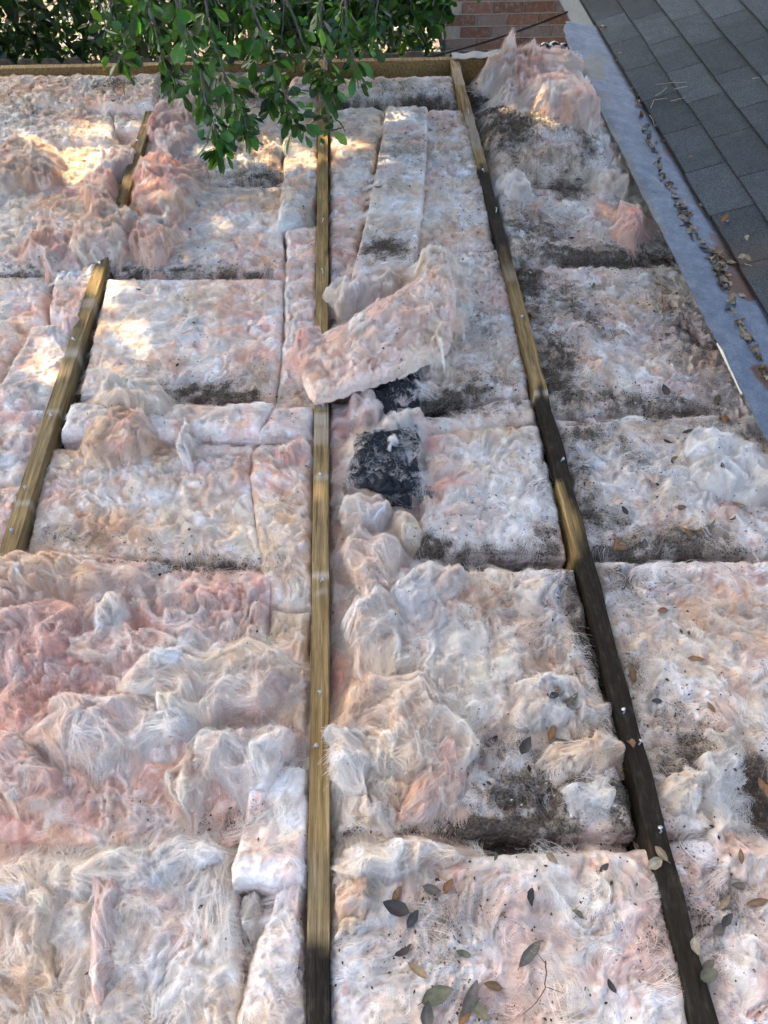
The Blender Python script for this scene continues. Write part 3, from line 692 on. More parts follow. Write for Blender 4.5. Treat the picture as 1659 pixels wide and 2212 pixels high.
# ---- drip edge on the header and black gutter piece
n = 24; L1 = []
for k in range(n):
    f = k / (n - 1); x = .50 + f * .26; L1 += [(x, 3.835 - .006 * f, .004 + .010 * f + .003 * math.sin(k)), (x, 3.90, .006 + .012 * f + .004 * math.sin(k * .7 + 1)), (x, 3.905, -.02)]
Fd = [[3 * k + j, 3 * k + j + 1, 3 * k + 4 + j, 3 * k + 3 + j] for k in range(n - 1) for j in (0, 1)]
tag(mesh('drip_edge', L1, np.array(Fd), mat_simple('weathered_sheet_metal', (.06, .07, .075), .5, .2, 40, .4)), 'thin grey sheet metal edge bent over the header board end', 'drip edge')
g0 = np.array(at_Y(1168, 108, 3.98)); g1 = np.array(at_Y(1262, 112, 4.02)); V = []; m = 30; q = 14
for k in range(m):
    f = k / (m - 1); c = g0 + (g1 - g0) * f; c[2] += .012 * math.sin(f * 5) - .02
    for j in range(q):
        t = -.5 + 3.9 * j / (q - 1); r = .042 + .006 * math.sin(k * .9 + j * .8)
        V.append(c + [0, -r * math.cos(t), r * math.sin(t)])
Fg = np.array([[k * q + j, (k + 1) * q + j, (k + 1) * q + j + 1, k * q + j + 1] for k in range(m - 1) for j in range(q - 1)])
tag(mesh('gutter_piece', V, Fg, mat_simple('glossy_black_plastic', (.012, .014, .018), .25, .3, 9, spec=.6)), 'shiny black curved gutter piece at the far end beside the flashing', 'gutter')

# ------------------------------------------------------------------ insulation between the joists
for (x0, x1, nm) in ((-2.0, -.842, 'left bay'), (-.796, -.119, 'bay left of the central joist'), (-.073, .485, 'bay right of the central joist'), (.531, 1.26, 'bay below the flashing')):
    # lower layer that shows in the gaps
    def inv(X, Y, z):
        a = X * math.cos(YAW) - Y * math.sin(YAW); b = X * math.sin(YAW) + Y * math.cos(YAW)
        dep = b * math.cos(PITCH) + (CH - z) * math.sin(PITCH); dn = -b * math.sin(PITCH) + (CH - z) * math.cos(PITCH)
        return 829.5 + 1661 * a / dep, 1106 + 1661 * dn / dep
    cs_ = [inv(x0, 3.82, -.085), inv(x1, 3.82, -.085), inv(x1, .0, -.085), inv(x0, .0, -.085)]
    batt('pink lower wool layer showing in the gaps of the ' + nm, cs_, z=-.085, thick=.065, pink=.45, peach=.1, amp=.01, fluff=.4, dens=.25, length=.04, lift=.004, dirtk=1.1)

E_ = dict
# left bay
batt('shaded batt against the header at the far left corner', [(-60, 163), (348, 158), (330, 224), (-60, 218)], zcor=(-.02, .03, .03, -.03), pink=.3, peach=.4, amp=.014, fluff=.5, mids=(None, None, (150, 226), None))
batt('dirt speckled batt below the one in the far left corner', [(-60, 222), (243, 222), (243, 306), (-60, 326)], z=-.02, pink=.2, peach=.35, fluff=.6, amp=.016)
batt('small square of wool above the dark pink hollow beside the left joist', [(247, 229), (322, 234), (312, 274), (246, 272)], zcor=(-.02, -.01, -.01, -.02), pink=.2, r=.015)
batt('sunlit creamy batt under the pink ball at the left edge', [(-60, 318), (300, 308), (256, 396), (-60, 402)], z=-.035, pink=.35, peach=.55, fluff=.9, amp=.02, lift=.012)
batt('wide pale batt left of the fluff heap that crosses the left joist', [(-80, 404), (268, 396), (212, 588), (-80, 592)], z=-.03, pink=.35, peach=.25, fluff=.5, amp=.014)
batt('batt at the left edge just below a dark dirt seam', [(-80, 597), (104, 596), (98, 690), (-80, 742)], z=-.03, pink=.3, peach=.25)
batt('small sunlit batt hard against the left joist above a gap', [(118, 585), (225, 560), (172, 690), (104, 682)], z=-.005, pink=.45, peach=.3, fluff=.7)
batt('tilted plank like strip of wool beside the left joist, sunlit at its top', [(64, 706), (160, 704), (114, 884), (-30, 868)], zcor=(.0, -.015, -.02, .0), pink=.3, peach=.35, r=.03, mids=((115, 694), None, None, None))
batt('orange pink batt cut by the left picture edge beside the tilted strip', [(-120, 735), (45, 712), (-30, 850), (-180, 870)], z=-.03, pink=.6, peach=.5, fluff=.8)
batt('batt at the left edge below the tilted strip, with pink folds', [(-140, 880), (108, 884), (62, 1040), (-160, 1046)], z=-.025, pink=.4, peach=.2, fluff=1., lift=.012)
batt('lowest batt left of the left joist, running out of the picture', [(-160, 1050), (60, 1044), (15, 1190), (-200, 1195)], z=-.03, pink=.5, fluff=.8)
# bay between left and central joist
batt('batt under the hanging leaves against the header board', [(350, 156), (606, 152), (606, 206), (336, 214)], z=-.035, pink=.3, peach=.3, fluff=.5)
batt('small rounded batt in the header corner left of the central joist', [(628, 165), (688, 160), (686, 200), (622, 206)], zcor=(-.02,) * 4, pink=.2, peach=.2, r=.035, dome=.01)
batt('dirt speckled batt beneath the leaf tips, left of the central joist', [(332, 230), (610, 228), (606, 384), (292, 388)], z=-.025, pink=.25, peach=.4, fluff=.7, amp=.018, mids=(None, None, (490, 386), None))
batt('narrow bright sunlit strip along the central joist near the top', [(617, 234), (688, 232), (686, 376), (612, 384)], z=-.015, pink=.12, peach=.3, r=.016)
batt('batt with a cream crease running into a sun patch, below the leaf tips', [(296, 396), (603, 396), (614, 586), (240, 590)], z=-.028, pink=.3, peach=.3, amp=.014, fluff=.5)
batt('sagging block slumped beside the central joist with a shaded pink end', [(610, 384), (686, 380), (680, 474), (600, 486)], zcor=(.01, .0, -.045, .0), pink=.2, peach=.3, fluff=1., lift=.012)
batt('short strip by the central joist under the slumped block', [(618, 494), (686, 486), (684, 584), (620, 588)], z=-.02, pink=.2, r=.014)
batt('largest flat batt, left of the central joist, with a black dirt hollow along it', [(228, 600), (612, 600), (594, 858), (170, 854)], z=-.022, pink=.32, peach=.4, amp=.012, fluff=.35, mids=(None, (608, 720), None, None), edge=.004)
batt('crumpled narrow strip left of the central joist, beside the top of the largest flat batt', [(617, 592), (686, 590), (684, 742), (612, 746)], z=-.022, pink=.35, fluff=1., r=.018)
batt('narrow shaded strip beneath the left tip of the torn slab', [(609, 748), (684, 744), (680, 872), (596, 866)], z=-.03, pink=.3, peach=.4, fluff=.8)
batt('raised white band of batt with a laminated pink front edge', [(148, 868), (594, 862), (560, 928), (128, 934)], zcor=(.0, .012, .012, .0), thick=.075, pink=.15, peach=.15, r=.022, amp=.012, side_pink=.75)
batt('small raised block beside the central joist with a striped pink front edge', [(594, 878), (676, 874), (674, 936), (556, 932)], zcor=(.0, -.005, .0, .01), thick=.08, pink=.15, peach=.3, r=.016, side_pink=.7)
batt('batt with brown swirls right below the raised white band', [(106, 968), (556, 958), (578, 1222), (54, 1190)], z=-.030, pink=.35, peach=.5, amp=.014, fluff=.7, mids=(None, (545, 1060), None, None), lift=.009)
batt('tapering strip of peach wool along the central joist beside the brown swirls', [(556, 962), (676, 956), (672, 1310), (582, 1306)], z=-.025, pink=.2, peach=.5, mids=(None, None, None, (540, 1045)), fluff=.6, base_dir=1.2, tangle=.6)
batt('broad torn pink batt below the dark seam on the left side', [(-120, 1195), (586, 1240), (545, 1640), (-150, 1640)], z=-.02, pink=.65, peach=.2, amp=.03, fluff=1.9, dens=1.5, lift=.014, length=.08, tangle=1.5, mids=((300, 1205), None, None, None))
batt('peach coloured flat batt beside the central joist below the tapering strip', [(585, 1312), (670, 1318), (664, 1645), (552, 1640)], z=-.028, pink=.3, peach=.6, fluff=.7)
batt('long raised block by the central joist with a square lower end', [(548, 1655), (664, 1650), (655, 1905), (505, 1900)], zcor=(.0, -.01, .012, .022), thick=.10, pink=.15, peach=.35, r=.016, side_pink=.5, amp=.008, mids=(None, None, None, (518, 1780)))
batt('rosy flat batt in front of the torn pink one, dusted with grit', [(-150, 1640), (542, 1642), (508, 1830), (-160, 1815)], z=-.03, pink=.75, peach=.25, amp=.018, fluff=1., lift=.01)
batt('big fluffy white batt filling the lower left corner', [(-160, 1840), (500, 1835), (524, 2265), (-170, 2265)], z=-.018, pink=.22, peach=.35, amp=.02, fluff=1.3, dens=1.4, lift=.013, length=.085, base_dir=1.2, mids=((250, 1850), None, None, None))
batt('ragged narrow strip at the bottom beside the central joist', [(600, 1915), (660, 1892), (656, 2265), (478, 2265)], z=-.022, pink=.2, peach=.35, fluff=1.1, mids=(None, None, None, (552, 2050)), r=.026)
# bay between central and right joist
batt('pale cushion of batt in the header corner right of the central joist', [(712, 168), (984, 160), (992, 212), (712, 214)], zcor=(-.02, -.02, -.03, -.03), pink=.15, peach=.3, r=.045, dome=.012)
batt('sunlit creased batt right of the central joist, left of the long plank', [(712, 240), (830, 236), (806, 382), (712, 384)], z=-.012, pink=.3, peach=.4, fluff=.5, r=.025, mids=((770, 232), None, None, None))
batt('pinkish batt between the central joist and the long plank of wool', [(712, 388), (798, 386), (762, 598), (712, 600)], z=-.018, pink=.5, peach=.2, fluff=.4)
batt('long tilted plank of wool with straight cut edges, a green leaf on it', [(836, 228), (923, 229), (893, 566), (760, 596)], zcor=(.012, .012, .022, .015), thick=.06, pink=.16, peach=.22, r=.009, amp=.007, fluff=.25, mids=(None, (914, 400), None, (806, 400)), edge=.003)
batt('short batt right of the long plank, second from the header', [(926, 232), (1008, 230), (1030, 300), (921, 304)], z=-.015, pink=.3, fluff=.5)
batt('dirty small batt between the long plank and the right joist', [(920, 308), (1031, 302), (1046, 372), (916, 377)], z=-.015, pink=.2, peach=.2, fluff=.5)
batt('wrinkled batt right of the long plank, touching the blackened joist stretch', [(916, 381), (1048, 378), (1068, 532), (900, 537)], z=-.018, pink=.3, peach=.45, fluff=.7)
batt('batt under the torn slab beside the central joist', [(712, 606), (960, 600), (905, 862), (712, 856)], z=-.05, pink=.4, peach=.2)
batt('grit covered batt between the torn slab and the right joist', [(900, 546), (1082, 540), (1146, 848), (880, 862)], z=-.022, pink=.4, peach=.2, fluff=1., mids=(None, None, None, (905, 720)))
batt('narrow white batt right of the black felt, with a dirt hollow above', [(900, 905), (1150, 856), (1158, 908), (905, 932)], z=-.02, pink=.2, peach=.2, fluff=.6, mids=((990, 872), None, None, None))
batt('smooth flowing batt right of the black felt, down to the deep dirt gap', [(905, 936), (1162, 912), (1224, 1188), (892, 1200)], z=-.020, pink=.3, peach=.35, amp=.014, fluff=.8, lift=.010, base_dir=.5, mids=(None, None, (1060, 1180), (915, 1060)))
batt('small pink batt between the central joist and the black felt', [(712, 866), (778, 862), (764, 946), (712, 950)], z=-.035, pink=.65, peach=.3, fluff=.8)
batt('lower small pink batt left of the black felt', [(712, 958), (756, 956), (748, 1072), (712, 1076)], z=-.035, pink=.6, peach=.4)
batt('deep pink hollow strip along the central joist below the black felt', [(712, 1082), (830, 1090), (850, 1500), (712, 1560)], z=-.05, pink=.85, peach=.15, fluff=.8, base_dir=1.4)
batt('broad swirled batt right of the central joist below the deep dirt gap', [(800, 1224), (1244, 1224), (1376, 1788), (722, 1800)], z=-.018, pink=.28, peach=.35, amp=.022, fluff=1.3, dens=1.3, lift=.012, length=.075, mids=(None, None, None, (780, 1500)))
batt('broad white batt at the bottom between central and right joists', [(712, 1846), (1410, 1830), (1512, 2265), (712, 2265)], z=-.020, pink=.28, peach=.22, amp=.014, fluff=.9, lift=.009, dens=1.1, base_dir=.7)
# bay under the flashing
batt('filthy dark batt in the header corner right of the right joist', [(1006, 172), (1180, 150), (1200, 222), (1020, 224)], z=-.04, pink=.1, peach=.3, fluff=.8, dirtk=1.2)
batt('bulging batt that rolls down into a dark leafy hollow near the flashing', [(1026, 236), (1285, 236), (1330, 372), (1062, 382)], zcor=(-.03, -.03, -.04, -.03), pink=.2, peach=.25, dome=.05, r=.05, fluff=1.1, thick=.14, amp=.018)
batt('cream batt between the leafy hollow and a dark cracked seam', [(1072, 408), (1395, 404), (1500, 556), (1104, 560)], zcor=(-.02, -.09, -.10, -.02), pink=.15, peach=.45, fluff=.8, amp=.016)
batt('white batt left of the flashing, between two dark seams', [(1112, 578), (1512, 572), (1660, 884), (1184, 888)], zcor=(-.03, -.10, -.10, -.03), pink=.15, peach=.25, amp=.018, fluff=.9, lift=.010)
batt('flowing white batt level with the lower end of the flashing', [(1196, 902), (1700, 894), (1850, 1192), (1268, 1196)], zcor=(-.03, -.09, -.07, -.03), pink=.12, peach=.3, amp=.016, fluff=1., lift=.010, base_dir=-.4)
batt('combed looking batt at the right edge below the leaf row', [(1280, 1210), (1860, 1204), (2010, 1790), (1420, 1796)], z=-.03, pink=.2, peach=.35, amp=.02, fluff=1.1, lift=.010, dens=1.2, base_dir=-.5)
batt('fluffy batt filling the lower right corner', [(1424, 1812), (2010, 1806), (2100, 2265), (1545, 2265)], z=-.028, pink=.15, peach=.15, amp=.022, fluff=1.2, lift=.012)

# ---- loose torn clumps
clump('big pink ball of wool at the left edge of the picture', [(-40, 318), (118, 306), (132, 400), (-40, 405)], z=.0, dome=.075, pink=.85, peach=.4)
clump('small glossy white curl of wool next to the left joist', [(205, 335), (300, 328), (285, 378), (208, 380)], z=-.01, dome=.04, pink=.35)
clump('tall pink tuft left of the left joist above the fluff heap', [(185, 385), (262, 380), (250, 465), (178, 468)], z=.0, dome=.07, pink=.8, peach=.3, lift=.03)
clump('pink fluff heap to the right of the upper left joist', [(300, 345), (418, 345), (412, 468), (285, 480)], z=.0, dome=.07, pink=.75, peach=.45, lift=.03, dens=3)
clump('thin pink veil of wool under the leaves near the top', [(330, 222), (430, 216), (420, 330), (318, 330)], z=-.005, dome=.035, pink=.75, peach=.25)
clump('peach fluff heap lying across the left joist', [(160, 462), (302, 452), (282, 552), (158, 558)], z=.015, dome=.06, pink=.45, peach=.6, lift=.028, dens=3)
clump('pink torn ridge right of the joist crossing, below the fluff heap', [(275, 480), (395, 478), (392, 550), (262, 552)], z=.0, dome=.05, pink=.7, peach=.35, lift=.022)
clump('rosy ridge of torn wool at the left, above the dark seam', [(40, 510), (190, 500), (175, 580), (60, 585)], z=-.005, dome=.04, pink=.75, peach=.3)
clump('small pink scrap in the gap beside the left joist', [(138, 684), (170, 684), (164, 712), (134, 708)], z=-.005, dome=.02, pink=.8, thick=.03)
clump('white curled strands over the left end of the raised band', [(215, 815), (345, 830), (365, 905), (250, 900)], z=.008, dome=.045, pink=.15, peach=.5, lift=.025, length=.11, base_dir=-.6, tangle=.9)
clump('salmon fluff below the white curled strands', [(185, 905), (345, 890), (335, 1000), (180, 1010)], z=-.01, dome=.06, pink=.65, peach=.7, lift=.022)
clump('twisted rag of wool hanging over the raised band edge', [(368, 880), (415, 878), (425, 985), (385, 985)], z=.0, dome=.03, pink=.2, peach=.3, base_dir=1.4, tangle=.6)
clump('pale pink scrap touching the central joist below the small raised block', [(590, 968), (676, 962), (674, 998), (600, 1002)], z=-.01, dome=.02, pink=.7, thick=.03)
clump('peach crest of torn wool along the top of the torn pink batt', [(-60, 1188), (290, 1215), (300, 1290), (-60, 1280)], z=.0, dome=.05, pink=.55, peach=.45, base_dir=.0, length=.10)
clump('deep pink torn hump at the left edge below the crest', [(-80, 1290), (170, 1300), (150, 1460), (-90, 1460)], z=.0, dome=.06, pink=.9, peach=.1)
clump('white star shaped tuft on the torn pink batt', [(195, 1290), (285, 1290), (280, 1370), (200, 1370)], z=.015, dome=.05, pink=.1, peach=.2, lift=.03)
clump('curl of cream wool left of the large peach fold', [(150, 1370), (370, 1340), (360, 1430), (170, 1440)], z=.01, dome=.05, pink=.3, peach=.5)
clump('large peach fold of wool beside the flat batt by the central joist', [(300, 1400), (590, 1380), (600, 1560), (310, 1560)], z=.012, dome=.075, pink=.45, peach=.7, length=.12, tangle=1.2, base_dir=.2)
clump('round knob of wool in the middle of the torn pink batt', [(325, 1395), (395, 1390), (395, 1450), (320, 1455)], z=.05, dome=.05, pink=.2, peach=.2)
clump('long pale sweep of wool across the lower torn pink batt', [(60, 1510), (420, 1500), (420, 1620), (60, 1630)], z=.008, dome=.055, pink=.5, peach=.45, length=.12, base_dir=.1)
clump('shaggy cream ridge left of the long raised block', [(400, 1585), (640, 1560), (620, 1680), (410, 1680)], z=.008, dome=.055, pink=.25, peach=.55, length=.10)
clump('pink heap with orange tint at the left edge', [(-80, 1600), (110, 1590), (120, 1760), (-80, 1760)], z=.0, dome=.065, pink=.75, peach=.5)
clump('hanging white lock of wool in front of the rosy batt', [(380, 1620), (470, 1620), (420, 1760), (360, 1760)], z=.005, dome=.04, pink=.2, peach=.3, base_dir=1.4, tangle=.7, length=.11)
clump('white tangle over the dark seam at the lower left', [(180, 1830), (470, 1790), (480, 1900), (200, 1920)], z=-.005, dome=.04, pink=.1, peach=.4, length=.11, lift=.022)
clump('pink vertical veil on the big fluffy white batt', [(190, 1900), (255, 1900), (250, 2150), (200, 2150)], z=.0, dome=.03, pink=.8, peach=.1, base_dir=1.5, tangle=.4, length=.13)
clump('tangled cream wool at the left edge of the lower left corner', [(-100, 1900), (130, 1890), (140, 2150), (-100, 2160)], z=.0, dome=.05, pink=.3, peach=.5, lift=.02)
clump('grey crumbs of wool in the gap at the foot of the long raised block', [(524, 1945), (585, 1935), (560, 2030), (520, 2035)], z=-.055, dome=.03, pink=.25, thick=.03)
clump('curved flap of wool standing behind the torn slab', [(708, 618), (862, 592), (858, 645), (712, 690)], z=.0, dome=.06, pink=.35, peach=.35, lift=.02)
def slabcol(X, Y):
    k_ = np.clip(.5 + .45 * strands(X, Y) + .5 * fbm(X * 12, Y * 12, 3, 8), 0, 1)[:, None]; r_ = np.clip(.3 + 1.2 * fbm(X * 8 + 2, Y * 8, 2, 18), 0, 1)[:, None]
    c_ = np.array([.84, .60, .46]) * (1 - k_) + np.array([.88, .78, .66]) * k_
    return c_ * (1 - r_ * .5) + np.array([.84, .56, .50]) * r_ * .5
tsl = clump('large torn peach slab of wool thrown across the central joist', [(672, 742), (966, 556), (962, 744), (680, 848)], zcor=(.05, .085, .075, .06), dome=.05, ds=.5, thick=.03, r=.009, pink=.6, peach=1.1,
      mids=((835, 645), (984, 640), (828, 806), (655, 790)), fluff=.7, amp=.055, edge=.006, colfn=slabcol, length=.09, dens=.35, lift=.004, dirtk=.05, tangle=1.3, side_pink=.1)
clump('rosy tip sticking out at the left end of the torn slab', [(628, 738), (700, 715), (705, 775), (645, 782)], z=.03, dome=.035, pink=.95, peach=.2, thick=.03)
clump('shaggy top corner of the torn slab towards the right joist', [(905, 545), (980, 540), (985, 640), (890, 640)], z=.06, dome=.05, pink=.3, peach=.75, lift=.03, base_dir=1.3)
clump('bright white finger of wool on the right end of the torn slab', [(915, 690), (935, 680), (968, 738), (950, 752)], z=.085, dome=.03, pink=.0, peach=.1, thick=.02, r=.02)
clump('pink fluff right of the torn slab', [(962, 580), (1020, 580), (1010, 740), (965, 740)], z=-.005, dome=.03, pink=.6, peach=.3)
clump('rag of wool draped over the edge of the upper felt piece', [(755, 850), (800, 852), (850, 910), (770, 925)], z=.0, dome=.04, pink=.5, peach=.2)
clump('white and pink shreds between the two black felt pieces', [(805, 892), (905, 895), (925, 925), (820, 930)], z=.01, dome=.02, pink=.3, peach=.3, lift=.028)
clump('dangling curl of wool on the lower felt piece', [(835, 950), (866, 948), (860, 985), (840, 985)], z=.012, dome=.02, pink=.25, thick=.02)
clump('salmon shreds at the lower right of the black felt', [(850, 1100), (905, 1095), (910, 1170), (855, 1175)], z=-.005, dome=.05, pink=.4, peach=.9, lift=.025)
clump('white shreds hanging below the black felt', [(735, 1080), (840, 1075), (835, 1140), (745, 1150)], z=-.01, dome=.045, pink=.25, peach=.1, lift=.022)
clump('long flow of peach wool running down from the felt', [(735, 1120), (880, 1170), (820, 1330), (770, 1300)], z=-.01, dome=.045, pink=.5, peach=.5, base_dir=-1.0, length=.12, tangle=.7)
clump('white tousled crest below the deep dirt gap', [(850, 1225), (1010, 1210), (1000, 1300), (840, 1310)], z=.0, dome=.045, pink=.05, peach=.2, lift=.02)
clump('creamy upright lock of wool beside the pink hollow strip', [(750, 1290), (870, 1280), (890, 1480), (745, 1500)], z=-.01, dome=.055, pink=.35, peach=.6, base_dir=1.3, length=.11)
clump('large curled roll of wool resting near the central joist', [(712, 1485), (960, 1450), (1030, 1650), (750, 1700)], z=.0, dome=.09, pink=.3, peach=.5, fluff=2.4, lift=.028, length=.11, dens=3)
clump('pink frayed lower rim of the curled roll', [(890, 1610), (1030, 1580), (1010, 1750), (880, 1770)], z=.0, dome=.07, pink=.85, peach=.35, lift=.024)
clump('white strands spilling over the central joist from the curled roll', [(690, 1560), (800, 1560), (830, 1700), (720, 1690)], z=.012, dome=.05, pink=.05, peach=.2, length=.12, base_dir=-.9, tangle=.8)
clump('peach crumb of wool below the curled roll', [(750, 1715), (850, 1730), (840, 1790), (790, 1790)], z=-.01, dome=.035, pink=.3, peach=.8)
clump('dark stained rag near the rotten joist', [(1090, 1480), (1290, 1440), (1310, 1570), (1110, 1600)], z=-.01, dome=.045, pink=.15, peach=.2, dirtk=.9)
clump('cream torn lump against the rotten joist', [(1190, 1590), (1338, 1580), (1320, 1670), (1180, 1690)], z=.0, dome=.06, pink=.25, peach=.65, dirtk=.6)
clump('white shreds draped at the foot of the dark hollow', [(1200, 1690), (1330, 1680), (1330, 1740), (1230, 1760)], z=-.015, dome=.03, pink=.05, peach=.3)
clump('cream and white rag across the top of the bottom batt', [(712, 1830), (960, 1800), (1000, 1880), (720, 1900)], z=-.005, dome=.055, pink=.15, peach=.55, length=.12, base_dir=.0)
clump('pink lobe beside the central joist below the cream rag', [(716, 1880), (810, 1870), (800, 1985), (716, 1990)], z=-.005, dome=.05, pink=.7, peach=.55)
clump('cream finger of wool near the bottom of the central joist', [(725, 1995), (780, 1975), (790, 2020), (722, 2045)], z=-.005, dome=.03, pink=.2, peach=.8)
clump('wool heap torn up over the header board at the far right', [(1050, 140), (1225, 128), (1265, 232), (1060, 232)], z=.0, dome=.10, ds=.8, thick=.12, pink=.5, peach=.35, lift=.04, dens=3)
clump('tall pointed wisp standing above the header board', [(1076, 130), (1110, 122), (1116, 158), (1080, 163)], z=.03, dome=.13, ds=.6, pink=.25, peach=.6, lift=.10, free=1., thick=.06, tangle=1.0, r=.05, dens=3)
clump('white hooked strand beside the tall pointed wisp', [(1118, 128), (1160, 120), (1165, 165), (1122, 168)], z=.05, dome=.10, pink=.1, peach=.2, lift=.09, free=1., thick=.05, r=.05)
clump('shaggy rosy fall of wool spilling from the heap onto the bulging batt', [(1125, 185), (1275, 180), (1310, 275), (1135, 265)], z=.045, dome=.06, ds=.5, pink=.65, peach=.4, lift=.04, dens=3)
clump('bright white knot on the heap near the header', [(1082, 190), (1128, 185), (1135, 225), (1085, 228)], z=.03, dome=.06, pink=.0, peach=.05)
clump('rosy shadowed wool under the upper flashing', [(1215, 165), (1290, 165), (1350, 330), (1255, 330)], z=-.06, dome=.02, pink=.8, peach=.4)
clump('white curls beside the bulging batt under the flashing', [(1265, 300), (1335, 295), (1375, 420), (1290, 430)], z=-.05, dome=.02, pink=.25, peach=.3)
clump('pink rosette of wool under the middle flashing', [(1325, 445), (1392, 440), (1402, 508), (1335, 512)], z=-.03, dome=.04, pink=.9, peach=.2)
clump('white ragged tongue beside the upper rotten stretch of joist', [(1072, 385), (1150, 382), (1150, 425), (1075, 430)], z=-.01, dome=.035, pink=.05)
clump('white drift of wool below the lower end of the flashing', [(1480, 930), (1690, 950), (1690, 1090), (1500, 1060)], z=-.03, dome=.04, pink=.05, peach=.1, base_dir=-.4, length=.11, lift=.014, dirtk=.3)
clump('pale hanging lock left of the dirt hole at the right edge', [(1530, 1560), (1600, 1560), (1600, 1800), (1540, 1800)], z=-.015, dome=.035, pink=.05, peach=.1, base_dir=1.5, tangle=.6, length=.11, dirtk=.3)
clump('soiled curl of wool right of the rotten joist', [(1420, 1660), (1530, 1640), (1530, 1740), (1440, 1760)], z=-.015, dome=.035, pink=.1, peach=.5)
clump('white fluffy drift in the corner below the dirt hole', [(1520, 1800), (1700, 1800), (1700, 1900), (1530, 1900)], z=-.02, dome=.04, pink=.1, dirtk=.3)
print('fibres', NF)
# ---- black felt
def feltf(X, Y): return np.tile(np.array([.020, .022, .026]), (len(X), 1)) * (1 + .5 * fbm(X * 40, Y * 40, 3)[:, None])
def felt(label, corners, **k):
    o = wool('facing_felt', label, 'felt', corners, thick=.006, r=.006, amp=.03, fluff=1.1, edge=.02, dens=.0, colfn=feltf, dirtk=0, group='torn black felt facings', **k)
    nv = None
    me = o.data; me.materials.clear(); me.materials.append(FELT); return o
felt('torn black felt showing under the large torn slab', [(798, 812), (905, 772), (905, 888), (862, 930)], z=.012, mids=(None, None, None, (810, 860)), seed=401)
felt('ragged square of black felt dusted with wool fibres', [(768, 935), (900, 915), (912, 1040), (744, 1036)], z=.012, mids=(None, None, (850, 1062), None), seed=402)
felt('narrow black felt strip folded under the ragged square', [(795, 1046), (890, 1042), (884, 1095), (840, 1078)], z=-.012, seed=403)
felt('small dark felt flap pointing at the right of the ragged square', [(885, 1052), (948, 1052), (930, 1072), (900, 1068)], z=-.012, seed=404)
wool('wool_clump', 'thin grey web of fibres stuck on the ragged black felt', 'insulation clump', [(762, 930), (905, 912), (915, 1045), (744, 1045)], nomesh=True, z=.008, thick=.002, amp=.02, fluff=.4, dens=1.8, per=24, length=.06, lift=.008, r=.004, pink=.1, peach=.3, seed=402, spread=2.6, tangle=1.8, group=CG, dirtk=.2, rad=.00009)
wool('wool_clump', 'few pink strands stuck on the felt under the torn slab', 'insulation clump', [(800, 815), (900, 780), (900, 885), (862, 925)], nomesh=True, z=.010, thick=.002, amp=.02, fluff=.6, dens=.3, per=8, length=.06, lift=.008, r=.004, pink=.3, peach=.2, seed=401, spread=2.2, group=CG, dirtk=.2, rad=.00009)

# ------------------------------------------------------------------ surface map, for things that lie on the insulation
HB = .008; HX0, HY0, HNX, HNY = -2.2, -.2, 480, 530
HM = np.full((HNY, HNX), -.15)
TP = np.concatenate(TOPS)
ii = ((TP[:, 0] - HX0) / HB).astype(int); jj = ((TP[:, 1] - HY0) / HB).astype(int)
ok = (ii >= 0) & (ii < HNX) & (jj >= 0) & (jj < HNY)
np.maximum.at(HM, (jj[ok], ii[ok]), TP[ok, 2])
for (a, b) in ((-.838, -.800), (-.115, -.077), (.489, .527)):
    i0, i1 = int((a - HX0) / HB), int((b - HX0) / HB) + 1
    HM[int(.2 / HB):int(4.04 / HB), i0:i1] = np.maximum(HM[int(.2 / HB):int(4.04 / HB), i0:i1], 0.)
def hat(x, y):
    i = int(np.clip((x - HX0) / HB, 1, HNX - 2)); j = int(np.clip((y - HY0) / HB, 1, HNY - 2))
    return float(HM[j - 1:j + 2, i - 1:i + 2].max()), (float(HM[j, i + 1] - HM[j, i - 1]) / (2 * HB), float(HM[j + 1, i] - HM[j - 1, i]) / (2 * HB))

# ---- grit: crumbs, seeds and bark bits nobody could count
V = []; F = []; C = []; g = np.random.default_rng(3); n = 0
cand = TP[g.integers(0, len(TP), 90000)]
dd = dirt(cand[:, 0], cand[:, 1])
cand = cand[g.random(len(cand)) < np.clip((dd - .16) * .55, .02, .5)]
for p in cand:
    s = g.uniform(.0009, .0024) * (1.8 if g.random() < .06 else 1); a = g.uniform(0, 6.28); L = s * g.uniform(1, 2.2)
    z = p[2] + .006; c, d = math.cos(a), math.sin(a)
    q = len(V)
    V += [(p[0] + L * c, p[1] + L * d, z), (p[0] - s * d, p[1] + s * c, z + s * .3), (p[0] - L * c, p[1] - L * d, z), (p[0] + s * d, p[1] - s * c, z + s * .2), (p[0], p[1], z + s), (p[0], p[1], z - s)]
    F += [[q, q + 1, q + 4], [q + 1, q + 2, q + 4], [q + 2, q + 3, q + 4], [q + 3, q, q + 4], [q + 1, q, q + 5], [q + 2, q + 1, q + 5], [q + 3, q + 2, q + 5], [q, q + 3, q + 5]]
    t = np.array([.05, .035, .022]) * g.uniform(.4, 1.8) if g.random() > .05 else np.array([.6, .58, .5]); C += [t] * 8
tag(mesh('grit', V, np.array(F), LEAFD, None, False, fcol=C), kind='stuff')

